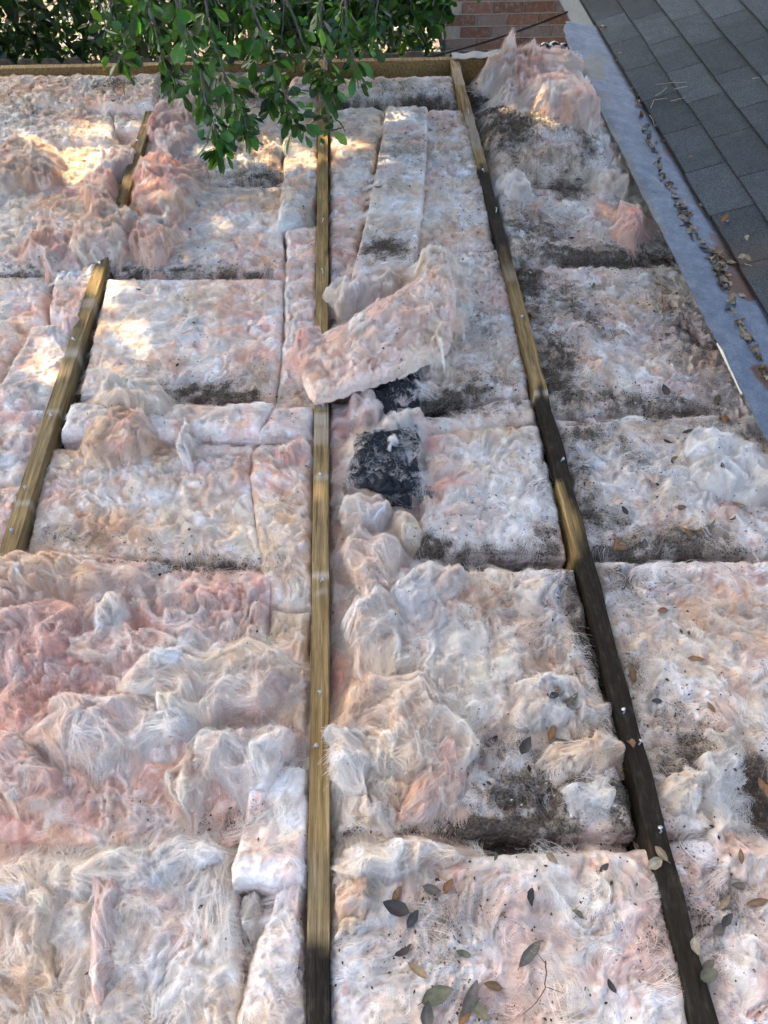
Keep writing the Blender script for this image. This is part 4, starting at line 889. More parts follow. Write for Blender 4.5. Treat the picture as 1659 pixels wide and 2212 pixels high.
# ---- dead leaves: a few shapes, then copies
def leaf_mesh(name, L, Wd, curl, fold, twist, col, seed, nl=9, nw=4):
    V = []; C = []
    for i_ in range(nl):
        t = i_ / (nl - 1); hw = Wd * (math.sin(math.pi * min(1, t * .98 + .01) ** .85)) ** .8 * (1 + .06 * math.sin(i_ * 2.1 + seed)) + .0005
        for j in range(-nw // 2, nw // 2 + 1):
            f = j / (nw / 2)
            x = f * hw; y = (t - .5) * L; z = fold * abs(f) * hw + curl * (t - .5) ** 2 * L * 2 + twist * f * (t - .5) * hw * 4 + .0006 * math.sin(i_ * 1.7 + j * 2 + seed)
            V.append((x, y, z)); C.append(np.array(col) * (1.35 if j == 0 else 1) * (.9 + .2 * perlin(np.array([x * 90. + seed]), np.array([y * 90.]), 3)[0]))
    m_ = nw + 1; n0 = len(V)
    V += [(x, y, z - .0005) for x, y, z in V]; C += C[:n0]
    F = []
    for i_ in range(nl - 1):
        for j in range(nw):
            a = i_ * m_ + j; F.append([a, a + 1, a + m_ + 1, a + m_]); F.append([a + n0, a + m_ + n0, a + m_ + 1 + n0, a + 1 + n0])
    v2, f2 = tube([(0, -.5 * L, curl * .5 * L), (.001, -.5 * L - .006, curl * .5 * L + .002)], .0006, 5)
    V = np.concatenate([V, v2]); F = np.concatenate([F, f2 + 2 * n0]); C += [np.array(col)] * len(v2)
    o = mesh(name, V, F, LEAFD, None, True, col=np.clip(C, 0, 1)); COL.objects.unlink(o); return o.data
LT = {}
for k, (c, nm) in enumerate([((.22, .16, .092), 'tan'), ((.17, .095, .045), 'brown'), ((.10, .085, .065), 'grey brown'), ((.11, .105, .062), 'olive'), ((.27, .225, .15), 'pale buff'), ((.045, .038, .034), 'dark'), ((.17, .090, .038), 'orange brown')]):
    LT[nm] = [leaf_mesh('dead_leaf', random.uniform(.036, .05), random.uniform(.0075, .011), random.uniform(-.3, .5), random.uniform(-.2, .6), random.uniform(-.3, .3), c, k * 7 + q) for q in range(3)]
from mathutils import Euler, Matrix
def put_leaf(x, y, z, nm, label, group, ang=None, sc=1., slope=(0, 0), tilt=.25):
    o = bpy.data.objects.new('dead_leaf', random.choice(LT[nm])); COL.objects.link(o)
    o.location = (x, y, z + .004 * sc); a = random.uniform(0, 6.28) if ang is None else ang
    q = Vector((-slope[0], -slope[1], 1)).to_track_quat('Z', 'Y') if abs(slope[0]) + abs(slope[1]) < 3 else Euler((0, 0, 0)).to_quaternion()
    o.rotation_mode = 'QUATERNION'
    o.rotation_quaternion = q @ Euler((random.gauss(0, tilt), random.gauss(0, tilt), a)).to_quaternion()
    o.scale = (sc,) * 3
    tag(o, label, 'dead leaf', group); return o
GL = 'dry leaves scattered over the insulation'
# photo x, y, kind, scale, angle (deg or None), where
LV = [(818, 409, 'olive', .9, 20, 'lying on the long tilted plank of wool'), (1435, 851, 'dark', 1.2, 40, 'on the white batt left of the flashing, folded'), (1438, 896, 'dark', 1.1, 85, 'just below the seam near the right end of the flashing'),
 (1290, 628, 'pale buff', 1., 60, 'standing in a small cluster near the top of the white batt'), (1282, 622, 'olive', .9, 10, 'tucked behind the buff one on the white batt'), (1290, 657, 'grey brown', .8, 70, 'below the buff one on the white batt'),
 (1270, 680, 'grey brown', .8, 80, 'on the left part of the white batt under the flashing'), (1318, 678, 'brown', .6, 30, 'near the middle of the white batt under the flashing'), (1302, 715, 'brown', .5, 10, 'small, in the middle of the white batt under the flashing'), (1443, 720, 'olive', .7, -30, 'right part of the white batt under the flashing'),
 (1254, 708, 'brown', .6, 60, 'small, beside a grime patch on the white batt'), (1150, 685, 'orange brown', 1.0, 88, 'caught against the right joist beside a nail'), (1180, 795, 'orange brown', .7, 30, 'in the shaded gutter right of the joist'), (1175, 775, 'grey brown', 1.2, 12, 'upright in the shaded gutter right of the joist'),
 (1307, 850, 'olive', .9, 75, 'lying across the seam below the white batt'), (1253, 862, 'grey brown', .8, -60, 'left end of the seam below the white batt'), (1550, 860, 'tan', 1.1, 80, 'in the dark corner under the flashing end'), (1562, 905, 'orange brown', .9, -20, 'forked pair in the dark corner under the flashing'), (1572, 905, 'orange brown', .8, 20, 'right half of the forked pair under the flashing'),
 (1445, 952, 'dark', .8, 20, 'on the flowing white batt, left of another dark one'), (1482, 945, 'dark', .8, 30, 'on the flowing white batt, steeply tilted'), (1457, 990, 'brown', .7, 80, 'in the middle of the flowing white batt'), (1560, 1008, 'dark', .6, 30, 'on the right of the flowing white batt'),
 (1345, 1113, 'dark', .7, 60, 'left of a small pale twig on the flowing white batt'), (1468, 1098, 'brown', .9, 45, 'curled, above the leaf row'), (1594, 1088, 'tan', .9, 5, 'upright at the right edge above the leaf row'),
 (1340, 1185, 'orange brown', 1.0, 60, 'in the clump left of the leaf row'), (1330, 1178, 'brown', .9, 110, 'under the orange one left of the leaf row'), (1350, 1172, 'tan', .8, 30, 'topmost of the clump left of the leaf row'), (1390, 1180, 'grey brown', .9, 60, 'beside the pale twig left of the leaf row'),
 (1453, 1156, 'tan', .8, 80, 'leftmost of the leaf row'), (1470, 1150, 'grey brown', .8, 85, 'second of the leaf row'), (1482, 1157, 'orange brown', .8, 30, 'third of the leaf row'), (1494, 1152, 'tan', .8, 80, 'fourth of the leaf row'), (1508, 1158, 'brown', .7, 20, 'fifth of the leaf row'), (1520, 1148, 'orange brown', .8, 0, 'sixth of the leaf row, standing'), (1534, 1140, 'olive', .9, 5, 'seventh of the leaf row, standing tall'), (1550, 1150, 'pale buff', .9, 15, 'eighth of the leaf row'), (1568, 1160, 'tan', .9, 80, 'right end of the leaf row'), (1580, 1128, 'olive', .8, 80, 'above the right end of the leaf row'),
 (1505, 1425, 'brown', .9, 25, 'alone in the middle of the combed batt'), (1366, 1458, 'orange brown', .9, 80, 'wedged against the rotten joist'), (1535, 1530, 'brown', .6, 70, 'small, on the lower combed batt'), (1430, 1322, 'brown', .7, 80, 'on the upper part of the combed batt'), (1418, 1515, 'dark', .6, 10, 'beside the soiled spot on the combed batt'),
 (1190, 1505, 'dark', .9, 40, 'left upper one in the dark tangle beside the rotten joist'), (1205, 1485, 'orange brown', .7, 30, 'upper one in the dark tangle beside the rotten joist'), (1240, 1505, 'olive', .9, 0, 'upright in the dark tangle beside the rotten joist'), (1192, 1585, 'orange brown', .9, 20, 'below the dark tangle, upright'), (1210, 1605, 'grey brown', 1.1, 60, 'below the dark tangle, flat'), (1062, 1605, 'dark', 1.0, 35, 'left of the two dark ones under the curled roll'), (1135, 1615, 'dark', 1.1, 20, 'right of the two dark ones under the curled roll'), (1362, 1605, 'brown', .8, 5, 'lying on top of the rotten joist'),
 (1428, 1845, 'tan', 1., 35, 'crossing the rotten joist near the bottom'), (1415, 1865, 'pale buff', 1., 10, 'standing at the side of the rotten joist near the bottom'), (1500, 2048, 'pale buff', .9, 80, 'lying across the lower rotten joist'), (1525, 2110, 'olive', 1.2, 20, 'long, right of the lower rotten joist'), (1530, 2085, 'grey brown', .7, 50, 'behind the long olive one at the lower rotten joist'),
 (1600, 1850, 'brown', .6, -20, 'on the white drift at the right edge'), (1590, 1915, 'grey brown', .7, 5, 'upright at the lower right'), (1565, 1952, 'tan', .8, 80, 'flat at the lower right, left of the upright one'), (1635, 1950, 'brown', .9, -40, 'at the right edge below the white drift'), (1568, 1990, 'dark', .9, -10, 'in the dark cleft at the lower right'), (1550, 2010, 'grey brown', .9, 0, 'left one in the dark cleft at the lower right'),
 (1628, 1715, 'orange brown', .9, 50, 'inside the dirt hole at the right edge'), (1640, 1730, 'brown', 1.0, 80, 'second one inside the dirt hole'), (1610, 1745, 'dark', .8, 20, 'lower one inside the dirt hole'),
 (855, 1963, 'dark', 1.3, 15, 'largest dark oval one on the bottom batt'), (892, 1985, 'dark', .9, 25, 'right of the largest dark oval one'), (932, 1922, 'grey brown', .9, 75, 'near the top of the bottom batt'), (968, 1915, 'orange brown', .8, 10, 'small and orange near the top of the bottom batt'), (857, 1935, 'brown', .9, 30, 'above the largest dark oval one'), (1143, 1940, 'dark', .9, 70, 'in the middle of the bottom batt'), (1145, 2060, 'grey brown', 1.3, 25, 'big, beside the thin forked twig'), (1250, 1975, 'olive', .7, -40, 'small, right of the middle of the bottom batt'), (1305, 1875, 'dark', .6, 70, 'small, under the seam of the bottom batt'), (1318, 2132, 'dark', .7, -50, 'lower right of the bottom batt'), (1192, 1855, 'tan', .8, 70, 'on the seam above the bottom batt'), (1070, 1850, 'olive', .6, 0, 'upright on the seam above the bottom batt'),
 (905, 2100, 'tan', 1.0, 10, 'pale narrow one left of the bottom pile'), (945, 2150, 'olive', 1.6, -15, 'large one topping the pile at the bottom edge'), (1015, 2160, 'grey brown', 1.4, -50, 'big one right of the bottom pile'), (1035, 2185, 'olive', 1.3, 40, 'lowest of the bottom pile'), (1003, 2195, 'orange brown', .9, 60, 'orange one in the bottom pile'), (920, 2190, 'grey brown', 1.2, 20, 'left one of the bottom pile'), (1000, 2060, 'olive', .8, 80, 'half sunk in the wool above the bottom pile'), (875, 2060, 'dark', 1.0, 60, 'dark one at the left of the bottom batt'), (1085, 1975, 'orange brown', .4, 80, 'tiny, above the big one by the twig'), (1065, 2130, 'brown', .9, 10, 'curled upright one right of the pile'),
 (300, 628, 'olive', .5, 50, 'on the sunny corner of the largest flat batt'), (180, 352, 'tan', .6, 40, 'in the fluff left of the left joist'), (245, 218, 'olive', .8, 80, 'in the dark seam at the upper left'), (320, 540, 'brown', .5, 20, 'by the torn ridge'), (400, 450, 'olive', .6, 60, 'beside the pink fluff heap'), (425, 425, 'olive', .4, 0, 'above the cream crease'), (655, 448, 'olive', .7, 0, 'on the slumped block'), (1040, 655, 'brown', .5, 20, 'on the grit covered batt'), (1030, 685, 'brown', .5, 60, 'lower one on the grit covered batt'), (1043, 590, 'tan', .4, 30, 'top of the grit covered batt'), (1030, 632, 'brown', .5, -20, 'upper left on the grit covered batt'),
 (1025, 222, 'tan', .7, 80, 'in the filthy corner by the header'), (1220, 388, 'olive', .7, 20, 'in the leafy hollow, middle'), (1200, 396, 'brown', .7, 80, 'in the leafy hollow, left'), (1235, 378, 'tan', .7, -10, 'in the leafy hollow, upper'), (1185, 400, 'brown', .6, 40, 'in the leafy hollow, far left'), (1250, 396, 'grey brown', .7, 60, 'in the leafy hollow, right'),
 (1235, 510, 'dark', .6, 60, 'on the cream batt under the flashing'), (1250, 498, 'tan', .6, 75, 'pale one on the cream batt'), (1355, 535, 'brown', .6, -40, 'right part of the cream batt'), (1385, 540, 'brown', .5, 20, 'under the pink rosette'), (1420, 615, 'brown', .6, 80, 'near the flashing on the white batt'), (1410, 635, 'brown', .5, 70, 'second near the flashing on the white batt'), (1000, 560, 'brown', .3, 10, 'speck sized on the shaggy corner')]
for (px, py, nm, sc, a, where) in LV:
    x, y = at(px, py, -.01); x, y = at(px, py, hat(float(x), float(y))[0]); x = float(x); y = float(y)
    z, sl_ = hat(x, y)
    sc *= .84
    put_leaf(x, y, z, nm, f'{nm} dry leaf, {where}'.replace(', small', ' small'), GL, ang=R(a if a is not None else 0) + random.gauss(0, .15), sc=sc, slope=(np.clip(sl_[0], -.6, .6) * .5, np.clip(sl_[1], -.6, .6) * .5), tilt=.2)
# leaf litter caught along the lower edge of the shingles (line from photo 1385,215 to 1650,830)
GS = 'dry leaves caught in a line along the shingle edge'
line = [(1378, 222, 5), (1386, 250, 5), (1392, 275, 6), (1400, 300, 8), (1412, 325, 9), (1425, 355, 10), (1428, 375, 8), (1445, 400, 10), (1458, 425, 9), (1467, 455, 14), (1478, 470, 16), (1482, 482, 16), (1490, 500, 10), (1498, 510, 8), (1512, 535, 14), (1538, 550, 22), (1548, 562, 24), (1556, 575, 22), (1552, 590, 20), (1562, 602, 16), (1566, 625, 10), (1572, 655, 8), (1578, 672, 8), (1600, 705, 8), (1612, 735, 8), (1625, 762, 10), (1640, 790, 8), (1650, 812, 8)]
cnt = [3, 3, 3, 4, 4, 4, 4, 4, 4, 8, 9, 6, 3, 5, 6, 6, 10, 10, 8, 5, 4, 2, 3, 5, 6, 6, 4, 4]
k_ = 0
LBL = {'tan': 'tan', 'pale buff': 'pale buff', 'brown': 'brown', 'olive': 'olive', 'grey brown': 'grey brown', 'orange brown': 'orange brown'}
for (px, py, sp), c in zip(line, cnt):
    for q in range(int(c * 1.4 + .5)):
        x, y = at(px + random.gauss(0, sp * .45), py + random.gauss(0, 7), .012); nm = random.choice(['tan', 'tan', 'pale buff', 'pale buff', 'brown', 'olive', 'grey brown', 'orange brown'])
        x = float(min(x, XE - .008))
        zone = 'upper' if py < 420 else 'middle' if py < 600 else 'lower'
        put_leaf(x, float(y), .010 + random.uniform(0, .008), nm, f'{nm} dry leaf in the {zone} part of the litter line along the shingle edge', GS, sc=random.uniform(.6, .98), tilt=.45)
# single leaves on the shingles and the metal
for (px, py, nm, sc, lab) in [(1299, 62, 'pale buff', .9, 'bright leaf catching the sun at the top end of the shingles'), (1303, 68, 'orange brown', .9, 'orange leaf under the bright one at the top of the shingles'), (1338, 120, 'tan', .6, 'tan leaf high on the first shingle course'), (1333, 130, 'pale buff', .5, 'pale leaf just below the tan one on the first shingle course'),
     (1368, 192, 'pale buff', .8, 'long pale leaf beside the thin twigs on the shingles'), (1338, 99, 'brown', .5, 'small reddish leaf on a shingle joint near the top'), (1562, 480, 'orange brown', .9, 'orange brown leaf in the middle of a lower shingle'), (1568, 484, 'tan', .6, 'tan leaf touching the orange brown one on a lower shingle'),
     (1518, 446, 'pale buff', .8, 'pale leaf poking over the shingle edge halfway down'), (1610, 520, 'pale buff', .7, 'pale leaf at the right margin of the shingles'), (1600, 562, 'pale buff', .9, 'buff leaf in the scattered row by the rusty stain'), (1612, 564, 'tan', .8, 'tan leaf at the right end of the scattered row by the rusty stain'), (1580, 568, 'tan', .9, 'leaf linking the litter line to the scattered row'),
     (1490, 345, 'brown', .5, 'small brown leaf on the shingle joint by the litter line'), (1418, 308, 'pale buff', .6, 'small pale leaf by the pale twigs near the litter'), (1432, 305, 'brown', .7, 'brown leaf with the pair of upright twigs'), (1483, 523, 'olive', .6, 'little greenish leaf flat on the bare metal strip'), (1440, 455, 'brown', .4, 'tiny square brown leaf bit on the metal strip'), (1601, 640, 'pale buff', .8, 'pale leaf leaning on the shingle edge by the rust patch')]:
    lo, hi = -.05, .5
    for _ in range(40):
        m_ = (lo + hi) / 2; x, y = at(px, py, m_)
        if m_ < .012 + SL * (x - XE): lo = m_
        else: hi = m_
    x, y = at(px, py, m_); on = x > XE
    if not on: x, y = at(px, py, .01); m_ = .008
    put_leaf(float(x), float(y), float(m_) + (.010 if on else .002), nm, lab, 'single leaves on the shingles and the metal strip', sc=sc, slope=(SL if on else 0, 0), tilt=.15)

# ---- twigs
TW = mat_simple('pale_twig_bark', (.34, .30, .24), .85, .3, 120); TWD = mat_simple('dark_twig_bark', (.10, .07, .05), .85, .3, 120)
def twig(label, pts, rad=.0012, mat=TW, roof=False, bits=()):
    P = []
    for (px, py) in pts:
        x, y = at(px, py, .02)
        if roof:
            lo, hi = -.05, .8
            for _ in range(40):
                m_ = (lo + hi) / 2; x, y = at(px, py, m_)
                if m_ < .020 + SL * (x - XE): lo = m_
                else: hi = m_
            z = m_ + .006
        else: z = hat(float(x), float(y))[0] + .008; x, y = at(px, py, z)
        P.append((float(x), float(y), z))
    P = np.array(P); k = len(P); t = np.linspace(0, k - 1, k * 4)
    Q = np.stack([np.interp(t, range(k), P[:, c]) for c in range(3)], 1); Q += rng.normal(0, .0006, Q.shape)
    parts = [tube(Q, np.linspace(rad, rad * .5, len(Q)), 6)]
    for (i0, dx, dy) in bits:
        a = Q[int(i0 * (len(Q) - 1))]; parts.append(tube([a, a + np.array([dx * .5, dy * .5, .002]), a + np.array([dx, dy, .003])], [rad * .7, rad * .5, rad * .3], 5))
    tag(mesh('twig', *join(parts), mat), label, 'twig', 'twigs lying about')
twig('thin dark forked twig on the bottom batt beside the big leaf', [(1178, 2075), (1180, 2110), (1176, 2140), (1160, 2165), (1130, 2190)], .0012, TWD, bits=[(.45, .03, -.012), (.1, -.015, .02)])
twig('short pale twig near the clump of leaves on the right', [(1392, 1148), (1400, 1160), (1428, 1175)], .0016, bits=[(.1, -.004, .02)])
twig('pale twig inside the row of leaves at the right', [(1542, 1152), (1560, 1160), (1590, 1158)], .0015)
twig('short white stick at the right picture edge below the leaf row', [(1628, 1195), (1640, 1215)], .0028, bits=[(.5, .015, -.004)])
twig('long thin twig on the first shingle courses near the metal', [(1416, 186), (1440, 183), (1484, 180)], .0016, roof=True)
twig('bent pale twig in the middle of the twig group on the shingles', [(1415, 210), (1425, 205), (1440, 192), (1435, 197)], .0016, roof=True)
twig('lower twig of the twig group on the shingles', [(1405, 236), (1412, 219), (1440, 216)], .0015, roof=True)
twig('white twig crossing a shingle course near the top', [(1455, 196), (1470, 192), (1484, 190)], .0017, roof=True)
twig('white twig on the course below the other white one', [(1448, 222), (1462, 218), (1477, 215)], .0016, roof=True)
twig('pair of curved twigs rising from the litter line', [(1402, 252), (1410, 262), (1412, 277)], .0016, roof=True, bits=[(1., .03, .03)])
twig('short white needle on the shingle by the rusty stain', [(1608, 574), (1622, 578)], .0012, roof=True)
twig('tiny pale twig at the right margin of the shingles', [(1625, 173), (1640, 170)], .0016, roof=True)
twig('white nail like stick standing on the cream batt', [(1300, 520), (1305, 540)], .0022)

# ------------------------------------------------------------------ trees
def leaf_cloud(P, D, size, N3=None, g=rng, wide=.42, droop=.3, col=(.045, .105, .020), cv=.5, quad=False):
    """leaves at points P pointing along D"""
    n = len(P); D = D / (np.linalg.norm(D, axis=1)[:, None] + 1e-9)
    up = g.normal(0, 1, (n, 3)) + [0, 0, .8]; S_ = np.cross(D, up); S_ /= np.linalg.norm(S_, axis=1)[:, None] + 1e-9; Nn = np.cross(S_, D)
    L = (size * g.uniform(.5, 1.45, n))[:, None]; Wd = L * wide * .5 * g.uniform(.75, 1.15, n)[:, None]
    col = np.array(col) * np.clip(g.normal(1, cv, n), .35, 2.6)[:, None] * (1 + g.normal(0, .12, (n, 3)))
    yl = g.random(n) < .07; col[yl] = col[yl] * [2.2, 1.9, 1.0]
    if quad:
        V = np.stack([P, P + D * L * .5 + S_ * Wd, P + D * L, P + D * L * .5 - S_ * Wd], 1).reshape(-1, 3)
        F = np.arange(n * 4).reshape(n, 4); return V, F, np.clip(col, .004, .9)
    c = droop * g.uniform(-.3, 1, n)[:, None] * L
    def pt(t, w, h): return P + D * L * t + S_ * Wd * w + Nn * (L * h) - np.array([0, 0, 1.]) * c * t * t
    V = np.stack([pt(0, 0, 0), pt(.28, .62, .04), pt(.28, 0, -.0), pt(.28, -.62, .04), pt(.64, 1, .07), pt(.64, 0, .0), pt(.64, -1, .07), pt(.9, .5, .03), pt(.9, -.5, .03), pt(1, 0, 0)], 1).reshape(-1, 3)
    q = np.array([[0, 1, 2, 2], [0, 2, 3, 3], [1, 4, 5, 2], [2, 5, 6, 3], [4, 7, 9, 5], [5, 9, 8, 6]])
    F = (q[None] + 10 * np.arange(n)[:, None, None]).reshape(-1, 4)
    return V, F, np.clip(np.repeat(col, 6, 0), .004, .9)
def leaf_obj(name, parts, parent):
    V = []; T = []; C = []; o = 0
    for v, f, c in parts: V.append(v); T.append(f + o); C.append(c); o += len(v)
    V = np.concatenate(V); T = np.concatenate(T); C = np.concatenate(C)
    me = bpy.data.meshes.new(name); L = []
    deg = T[:, 2] == T[:, 3]
    lens = np.where(deg, 3, 4); mask = np.ones(T.shape, bool); mask[deg, 3] = False
    li = T[mask]; st = np.concatenate([[0], np.cumsum(lens)[:-1]])
    me.vertices.add(len(V)); me.vertices.foreach_set('co', V.astype(np.float32).ravel()); me.loops.add(len(li)); me.loops.foreach_set('vertex_index', li.astype(np.int32))
    me.polygons.add(len(T)); me.polygons.foreach_set('loop_start', st.astype(np.int32)); me.update(calc_edges=True)
    a = me.attributes.new('col', 'FLOAT_COLOR', 'FACE'); a.data.foreach_set('color', np.c_[C, np.ones(len(C))].astype(np.float32).ravel())
    me.materials.append(LEAFG); me.polygons.foreach_set('use_smooth', [True] * len(me.polygons))
    ob = bpy.data.objects.new(name, me); COL.objects.link(ob); ob.parent = parent; return ob
tree = empty('oak_tree', (0, 0, 0)); tag(tree, 'evergreen tree whose leafy branch tips hang over the far end of the roof', 'tree')
g = np.random.default_rng(21)
trunkp = np.array([[-5.3, 7.4, -2.8], [-5.2, 7.3, -1.2], [-5.0, 7.1, .4], [-4.5, 6.8, 1.8], [-3.9, 6.3, 2.8]])
mesh('trunk', *tube(trunkp, [.28, .22, .19, .17, .13], 12), BARK, tree)
br = []; lp = []
limbs = [np.array([[-3.9, 6.3, 2.8], [-2.6, 5.6, 2.4], [-1.5, 5.0, 1.9], [-.9, 4.6, 1.3], [-.55, 4.2, .9]]), np.array([[-4.5, 6.8, 1.8], [-2.6, 6.0, 1.6], [-1.0, 5.2, 1.5], [.0, 4.6, 1.15]]), np.array([[-3.9, 6.3, 2.8], [-3.2, 5.6, 3.6], [-2.2, 4.6, 3.9], [-1.0, 3.6, 3.8]]), np.array([[-3.9, 6.3, 2.8], [-2.6, 6.4, 3.8], [-1.0, 6.0, 4.2], [.6, 5.6, 4.0]]), np.array([[-3.9, 6.3, 2.8], [-4.0, 4.6, 3.6], [-3.6, 3.0, 3.8]])]
for l in limbs: br.append(tube(l, np.linspace(.08, .025, len(l)), 8))
# hanging sprays: photo polyline, Y plane, leaf count
HG = [([(360, -60), (400, 60), (432, 150), (445, 230), (465, 300), (478, 345)], 3.35, 95), ([(430, -60), (450, 80), (480, 170), (520, 240), (540, 300)], 3.3, 80), ([(300, -60), (330, 40), (350, 110), (372, 170), (390, 215)], 3.5, 60),
      ([(330, -60), (300, 30), (275, 90), (262, 130), (278, 175)], 3.45, 55), ([(520, -60), (560, 60), (590, 150), (620, 220), (635, 265)], 3.4, 80), ([(600, -60), (640, 60), (660, 110), (680, 150), (700, 180)], 3.4, 40),
      ([(700, -60), (690, 40), (700, 120), (705, 160), (712, 195)], 3.5, 40), ([(740, -60), (745, 60), (755, 120), (768, 160), (776, 185)], 3.6, 30), ([(380, -60), (395, 60), (420, 120), (455, 160), (500, 190), (505, 235)], 3.45, 60),
      ([(250, -60), (240, 20), (250, 80), (240, 120)], 3.6, 34), ([(560, -60), (530, 60), (545, 140), (570, 190), (580, 235)], 3.5, 60), ([(800, -60), (820, 0), (815, 50), (790, 120)], 3.8, 36), ([(900, -60), (905, -10), (925, 30), (935, 62)], 4.2, 36), ([(860, -60), (850, 0), (870, 40)], 4.0, 30), ([(640, 265), (670, 275), (700, 278), (738, 262)], 3.18, 9), ([(690, 205), (712, 245), (722, 268)], 3.2, 10)]
for k in range(105):
    x = g.uniform(235, 960); y1 = g.uniform(5, 125) * (1 if x < 760 else .5)
    HG.append(([(x + g.normal(0, 95), -70), (x + g.normal(0, 15), y1 * .3 - 20), (x, y1)], g.uniform(3.5, 4.5), int(g.uniform(18, 34))))
for (pts, Y0, nl) in HG:
    nl = int(nl * 1.4)
    Y0 = min(Y0, float(at(pts[-1][0], pts[-1][1], .20)[1]) - .05)
    k = len(pts); P = np.array([at_Y(px, py, Y0 + .25 * (1 - i_ / max(1, k - 1))) for i_, (px, py) in enumerate(pts)])
    t = np.linspace(0, k - 1, 6 * k); Q = np.stack([np.interp(t, range(k), P[:, c]) for c in range(3)], 1); Q += np.cumsum(g.normal(0, .0035, Q.shape), 0) * .6
    br.append(tube(Q, np.linspace(.0055, .0016, len(Q)), 6))
    s = 1 - g.random(nl) ** 1.25 * .98; s = s * (len(Q) - 1); i0 = np.clip(s.astype(int), 0, len(Q) - 2); f = (s - i0)[:, None]
    p = Q[i0] * (1 - f) + Q[i0 + 1] * f; d = Q[i0 + 1] - Q[i0]; d /= np.linalg.norm(d, axis=1)[:, None]
    i0 = np.clip((i0 // 4) * 4 + g.integers(0, 2, nl), 0, len(Q) - 2); p = Q[i0] * (1 - f) + Q[i0 + 1] * f; side = g.normal(0, 1, (nl, 3)); side /= np.linalg.norm(side, axis=1)[:, None]
    st = side * g.uniform(.004, .045, nl)[:, None]
    lp.append(leaf_cloud(p + st * .8, d * .7 + side * .95 + [0, 0, -.15], .048, g=g, wide=.58, col=(.038, .098, .018)))
mesh('branches', *join(br), BARK, tree)
leaf_obj('hanging_foliage', lp, tree)
# unseen upper crown: leaves added to shade the roof, gaps shaped as sun patches
SUNP = [(120, 335, 110, 22), (360, 400, 45, 34), (150, 432, 90, 12), (420, 300, 30, 16), (215, 262, 50, 22), (90, 285, 60, 14), (150, 370, 70, 16), (60, 305, 30, 10), (310, 262, 14, 22), (275, 345, 50, 24), (235, 360, 20, 14), (285, 430, 18, 20), (400, 462, 70, 8), (500, 458, 60, 10), (545, 436, 40, 12), (590, 395, 30, 14), (560, 300, 40, 14), (500, 330, 40, 12),
        (650, 290, 28, 30), (650, 350, 26, 20), (697, 250, 16, 12), (697, 330, 18, 26), (697, 370, 14, 8), (770, 265, 48, 20), (745, 310, 30, 12), (800, 345, 26, 14), (880, 262, 36, 20), (870, 310, 22, 8), (430, 505, 24, 6), (360, 500, 16, 8), (235, 520, 22, 8),
        (1135, 245, 26, 10), (1190, 290, 50, 22), (1160, 315, 26, 8), (1250, 268, 14, 6), (1040, 235, 12, 12), (1022, 262, 9, 12), (1000, 172, 14, 20), (790, 175, 50, 10), (930, 178, 40, 10), (870, 126, 40, 3), (180, 147, 60, 4), (660, 178, 14, 8),
        (225, 600, 24, 26), (255, 640, 22, 6), (300, 665, 14, 3), (190, 640, 14, 14), (170, 700, 10, 22), (140, 780, 16, 24), (185, 740, 12, 10), (105, 760, 34, 20), (60, 800, 30, 14), (20, 700, 24, 20), (25, 640, 30, 8), (105, 590, 14, 10), (310, 725, 16, 4), (345, 760, 12, 3), (90, 850, 26, 8), (255, 700, 10, 10), (125, 720, 20, 12), (245, 580, 30, 10), (200, 560, 22, 10),
        (3, 955, 6, 8), (95, 985, 8, 8), (30, 1150, 10, 5), (690, 1022, 12, 9), (694, 1092, 12, 16), (690, 1128, 11, 9), (697, 985, 7, 5), (682, 1330, 10, 16), (640, 1330, 16, 9), (650, 1355, 8, 6),
        (735, 1375, 18, 22), (775, 1390, 24, 14), (740, 1430, 12, 14), (785, 1460, 16, 10), (1030, 1475, 32, 14), (975, 1395, 14, 8), (1010, 1495, 16, 6), (800, 1510, 10, 12), (712, 1500, 5, 14), (820, 1590, 12, 9), (690, 1410, 8, 10), (1300, 60, 6, 6), (850, 1620, 8, 6)]
SW = []
for (x, y, a, b) in SUNP:
    X, Y = at(x, y, 0); X2, _ = at(x + a, y, 0); _, Y2 = at(x, y - b, 0); SW.append((X, Y, X2 - X, Y2 - Y))
N = 90000
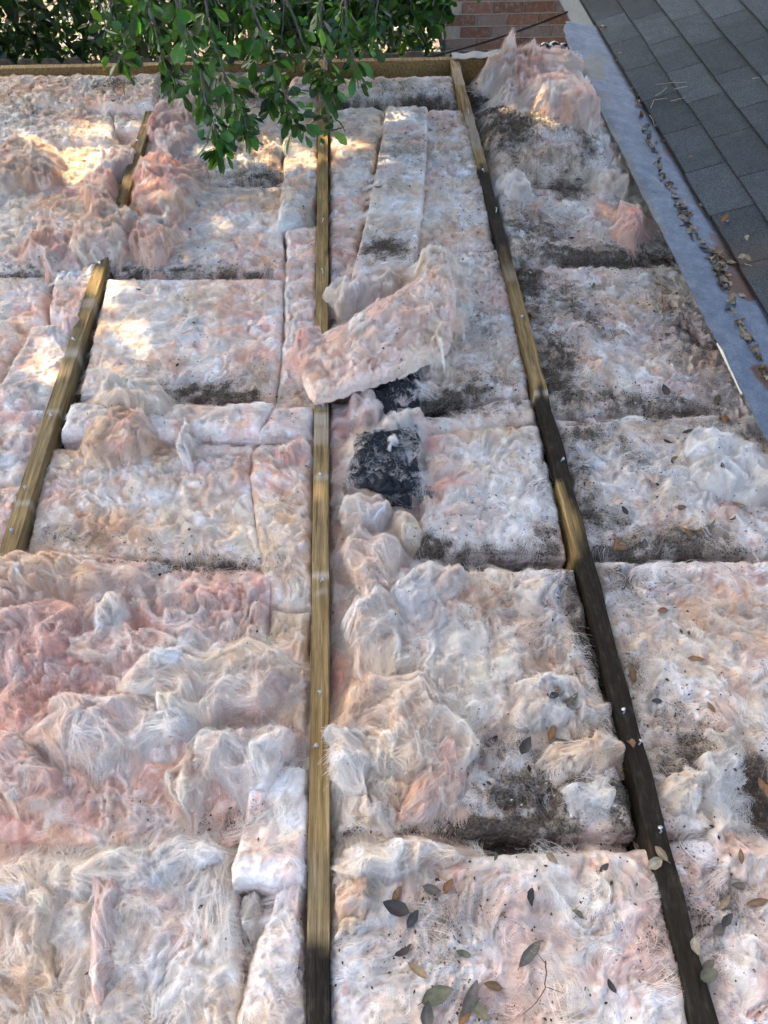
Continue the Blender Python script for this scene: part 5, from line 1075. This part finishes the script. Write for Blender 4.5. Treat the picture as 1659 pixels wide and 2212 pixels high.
tx = g.uniform(-2.9, 4.2, N); ty = g.uniform(-1.0, 6.6, N); dist = g.uniform(4.3, 6.3, N)
keep = np.ones(N, bool)
qx = tx + .03 * fbm(tx * 12, ty * 12, 2, 6); qy = ty + .03 * fbm(tx * 12, ty * 12, 2, 16)
for (a, b, ra, rb) in SW:
    keep &= ((qx - a) / (ra + .040)) ** 2 + ((qy - b) / (rb + .040)) ** 2 > 1
thin = (ty > 4.5) & (tx < .4)
keep &= ~(thin & (g.random(N) < .6))
P = np.stack([tx, ty, np.zeros(N)], 1)[keep] + SUN_TO[None] * dist[keep][:, None]
D = g.normal(0, 1, P.shape); D -= SUN_TO * (D @ SUN_TO)[:, None] * .55
leaf_obj('unseen_shade_crown', [leaf_cloud(P, D, .125, g=g, wide=.7, quad=True)], tree)

# hedge row behind the fence
hedge = empty('hedge', (0, 0, 0)); tag(hedge, 'dark dense hedge behind the fence with light glinting through its gaps', 'hedge')
st = []
for k in range(26):
    x = -5 + k * .24 + g.normal(0, .08); y = 6.6 + g.normal(0, .35); p = [(x, y, -2.75)]
    for q in range(5): p.append((p[-1][0] + g.normal(0, .15), p[-1][1] + g.normal(0, .12), p[-1][2] + .68))
    st.append(tube(np.array(p), np.linspace(.03, .008, 6), 6))
mesh('stems', *join(st), BARK, hedge)
N = 60000; hx = g.uniform(-5.4, .70, N); hy = 5.75 + 2.1 * g.random(N); hz = -2.6 + 3.0 * g.random(N) ** .8
gap = fbm(hx * 2.1 + 3, hz * 2.6 + hy * .4, 4, 44)
kp = gap < .14 + .22 * sm(-1.3, -1.9, hx)
kp &= ~((np.abs(hx + .75) < .75) & (hz > -1.9) & (gap > -.06))
kp &= ~((np.abs(hx + 2.0) < .5) & (np.abs(hz + .85) < .4) & (gap > -.02))
kp &= (hx < .68) | (hy < 5.95)
P = np.stack([hx, hy, hz], 1)[kp]; D = g.normal(0, 1, P.shape) + [0, -.4, -.5]
leaf_obj('foliage', [leaf_cloud(P, D, .085, g=g, wide=.5, col=(.022, .050, .018))], hedge)
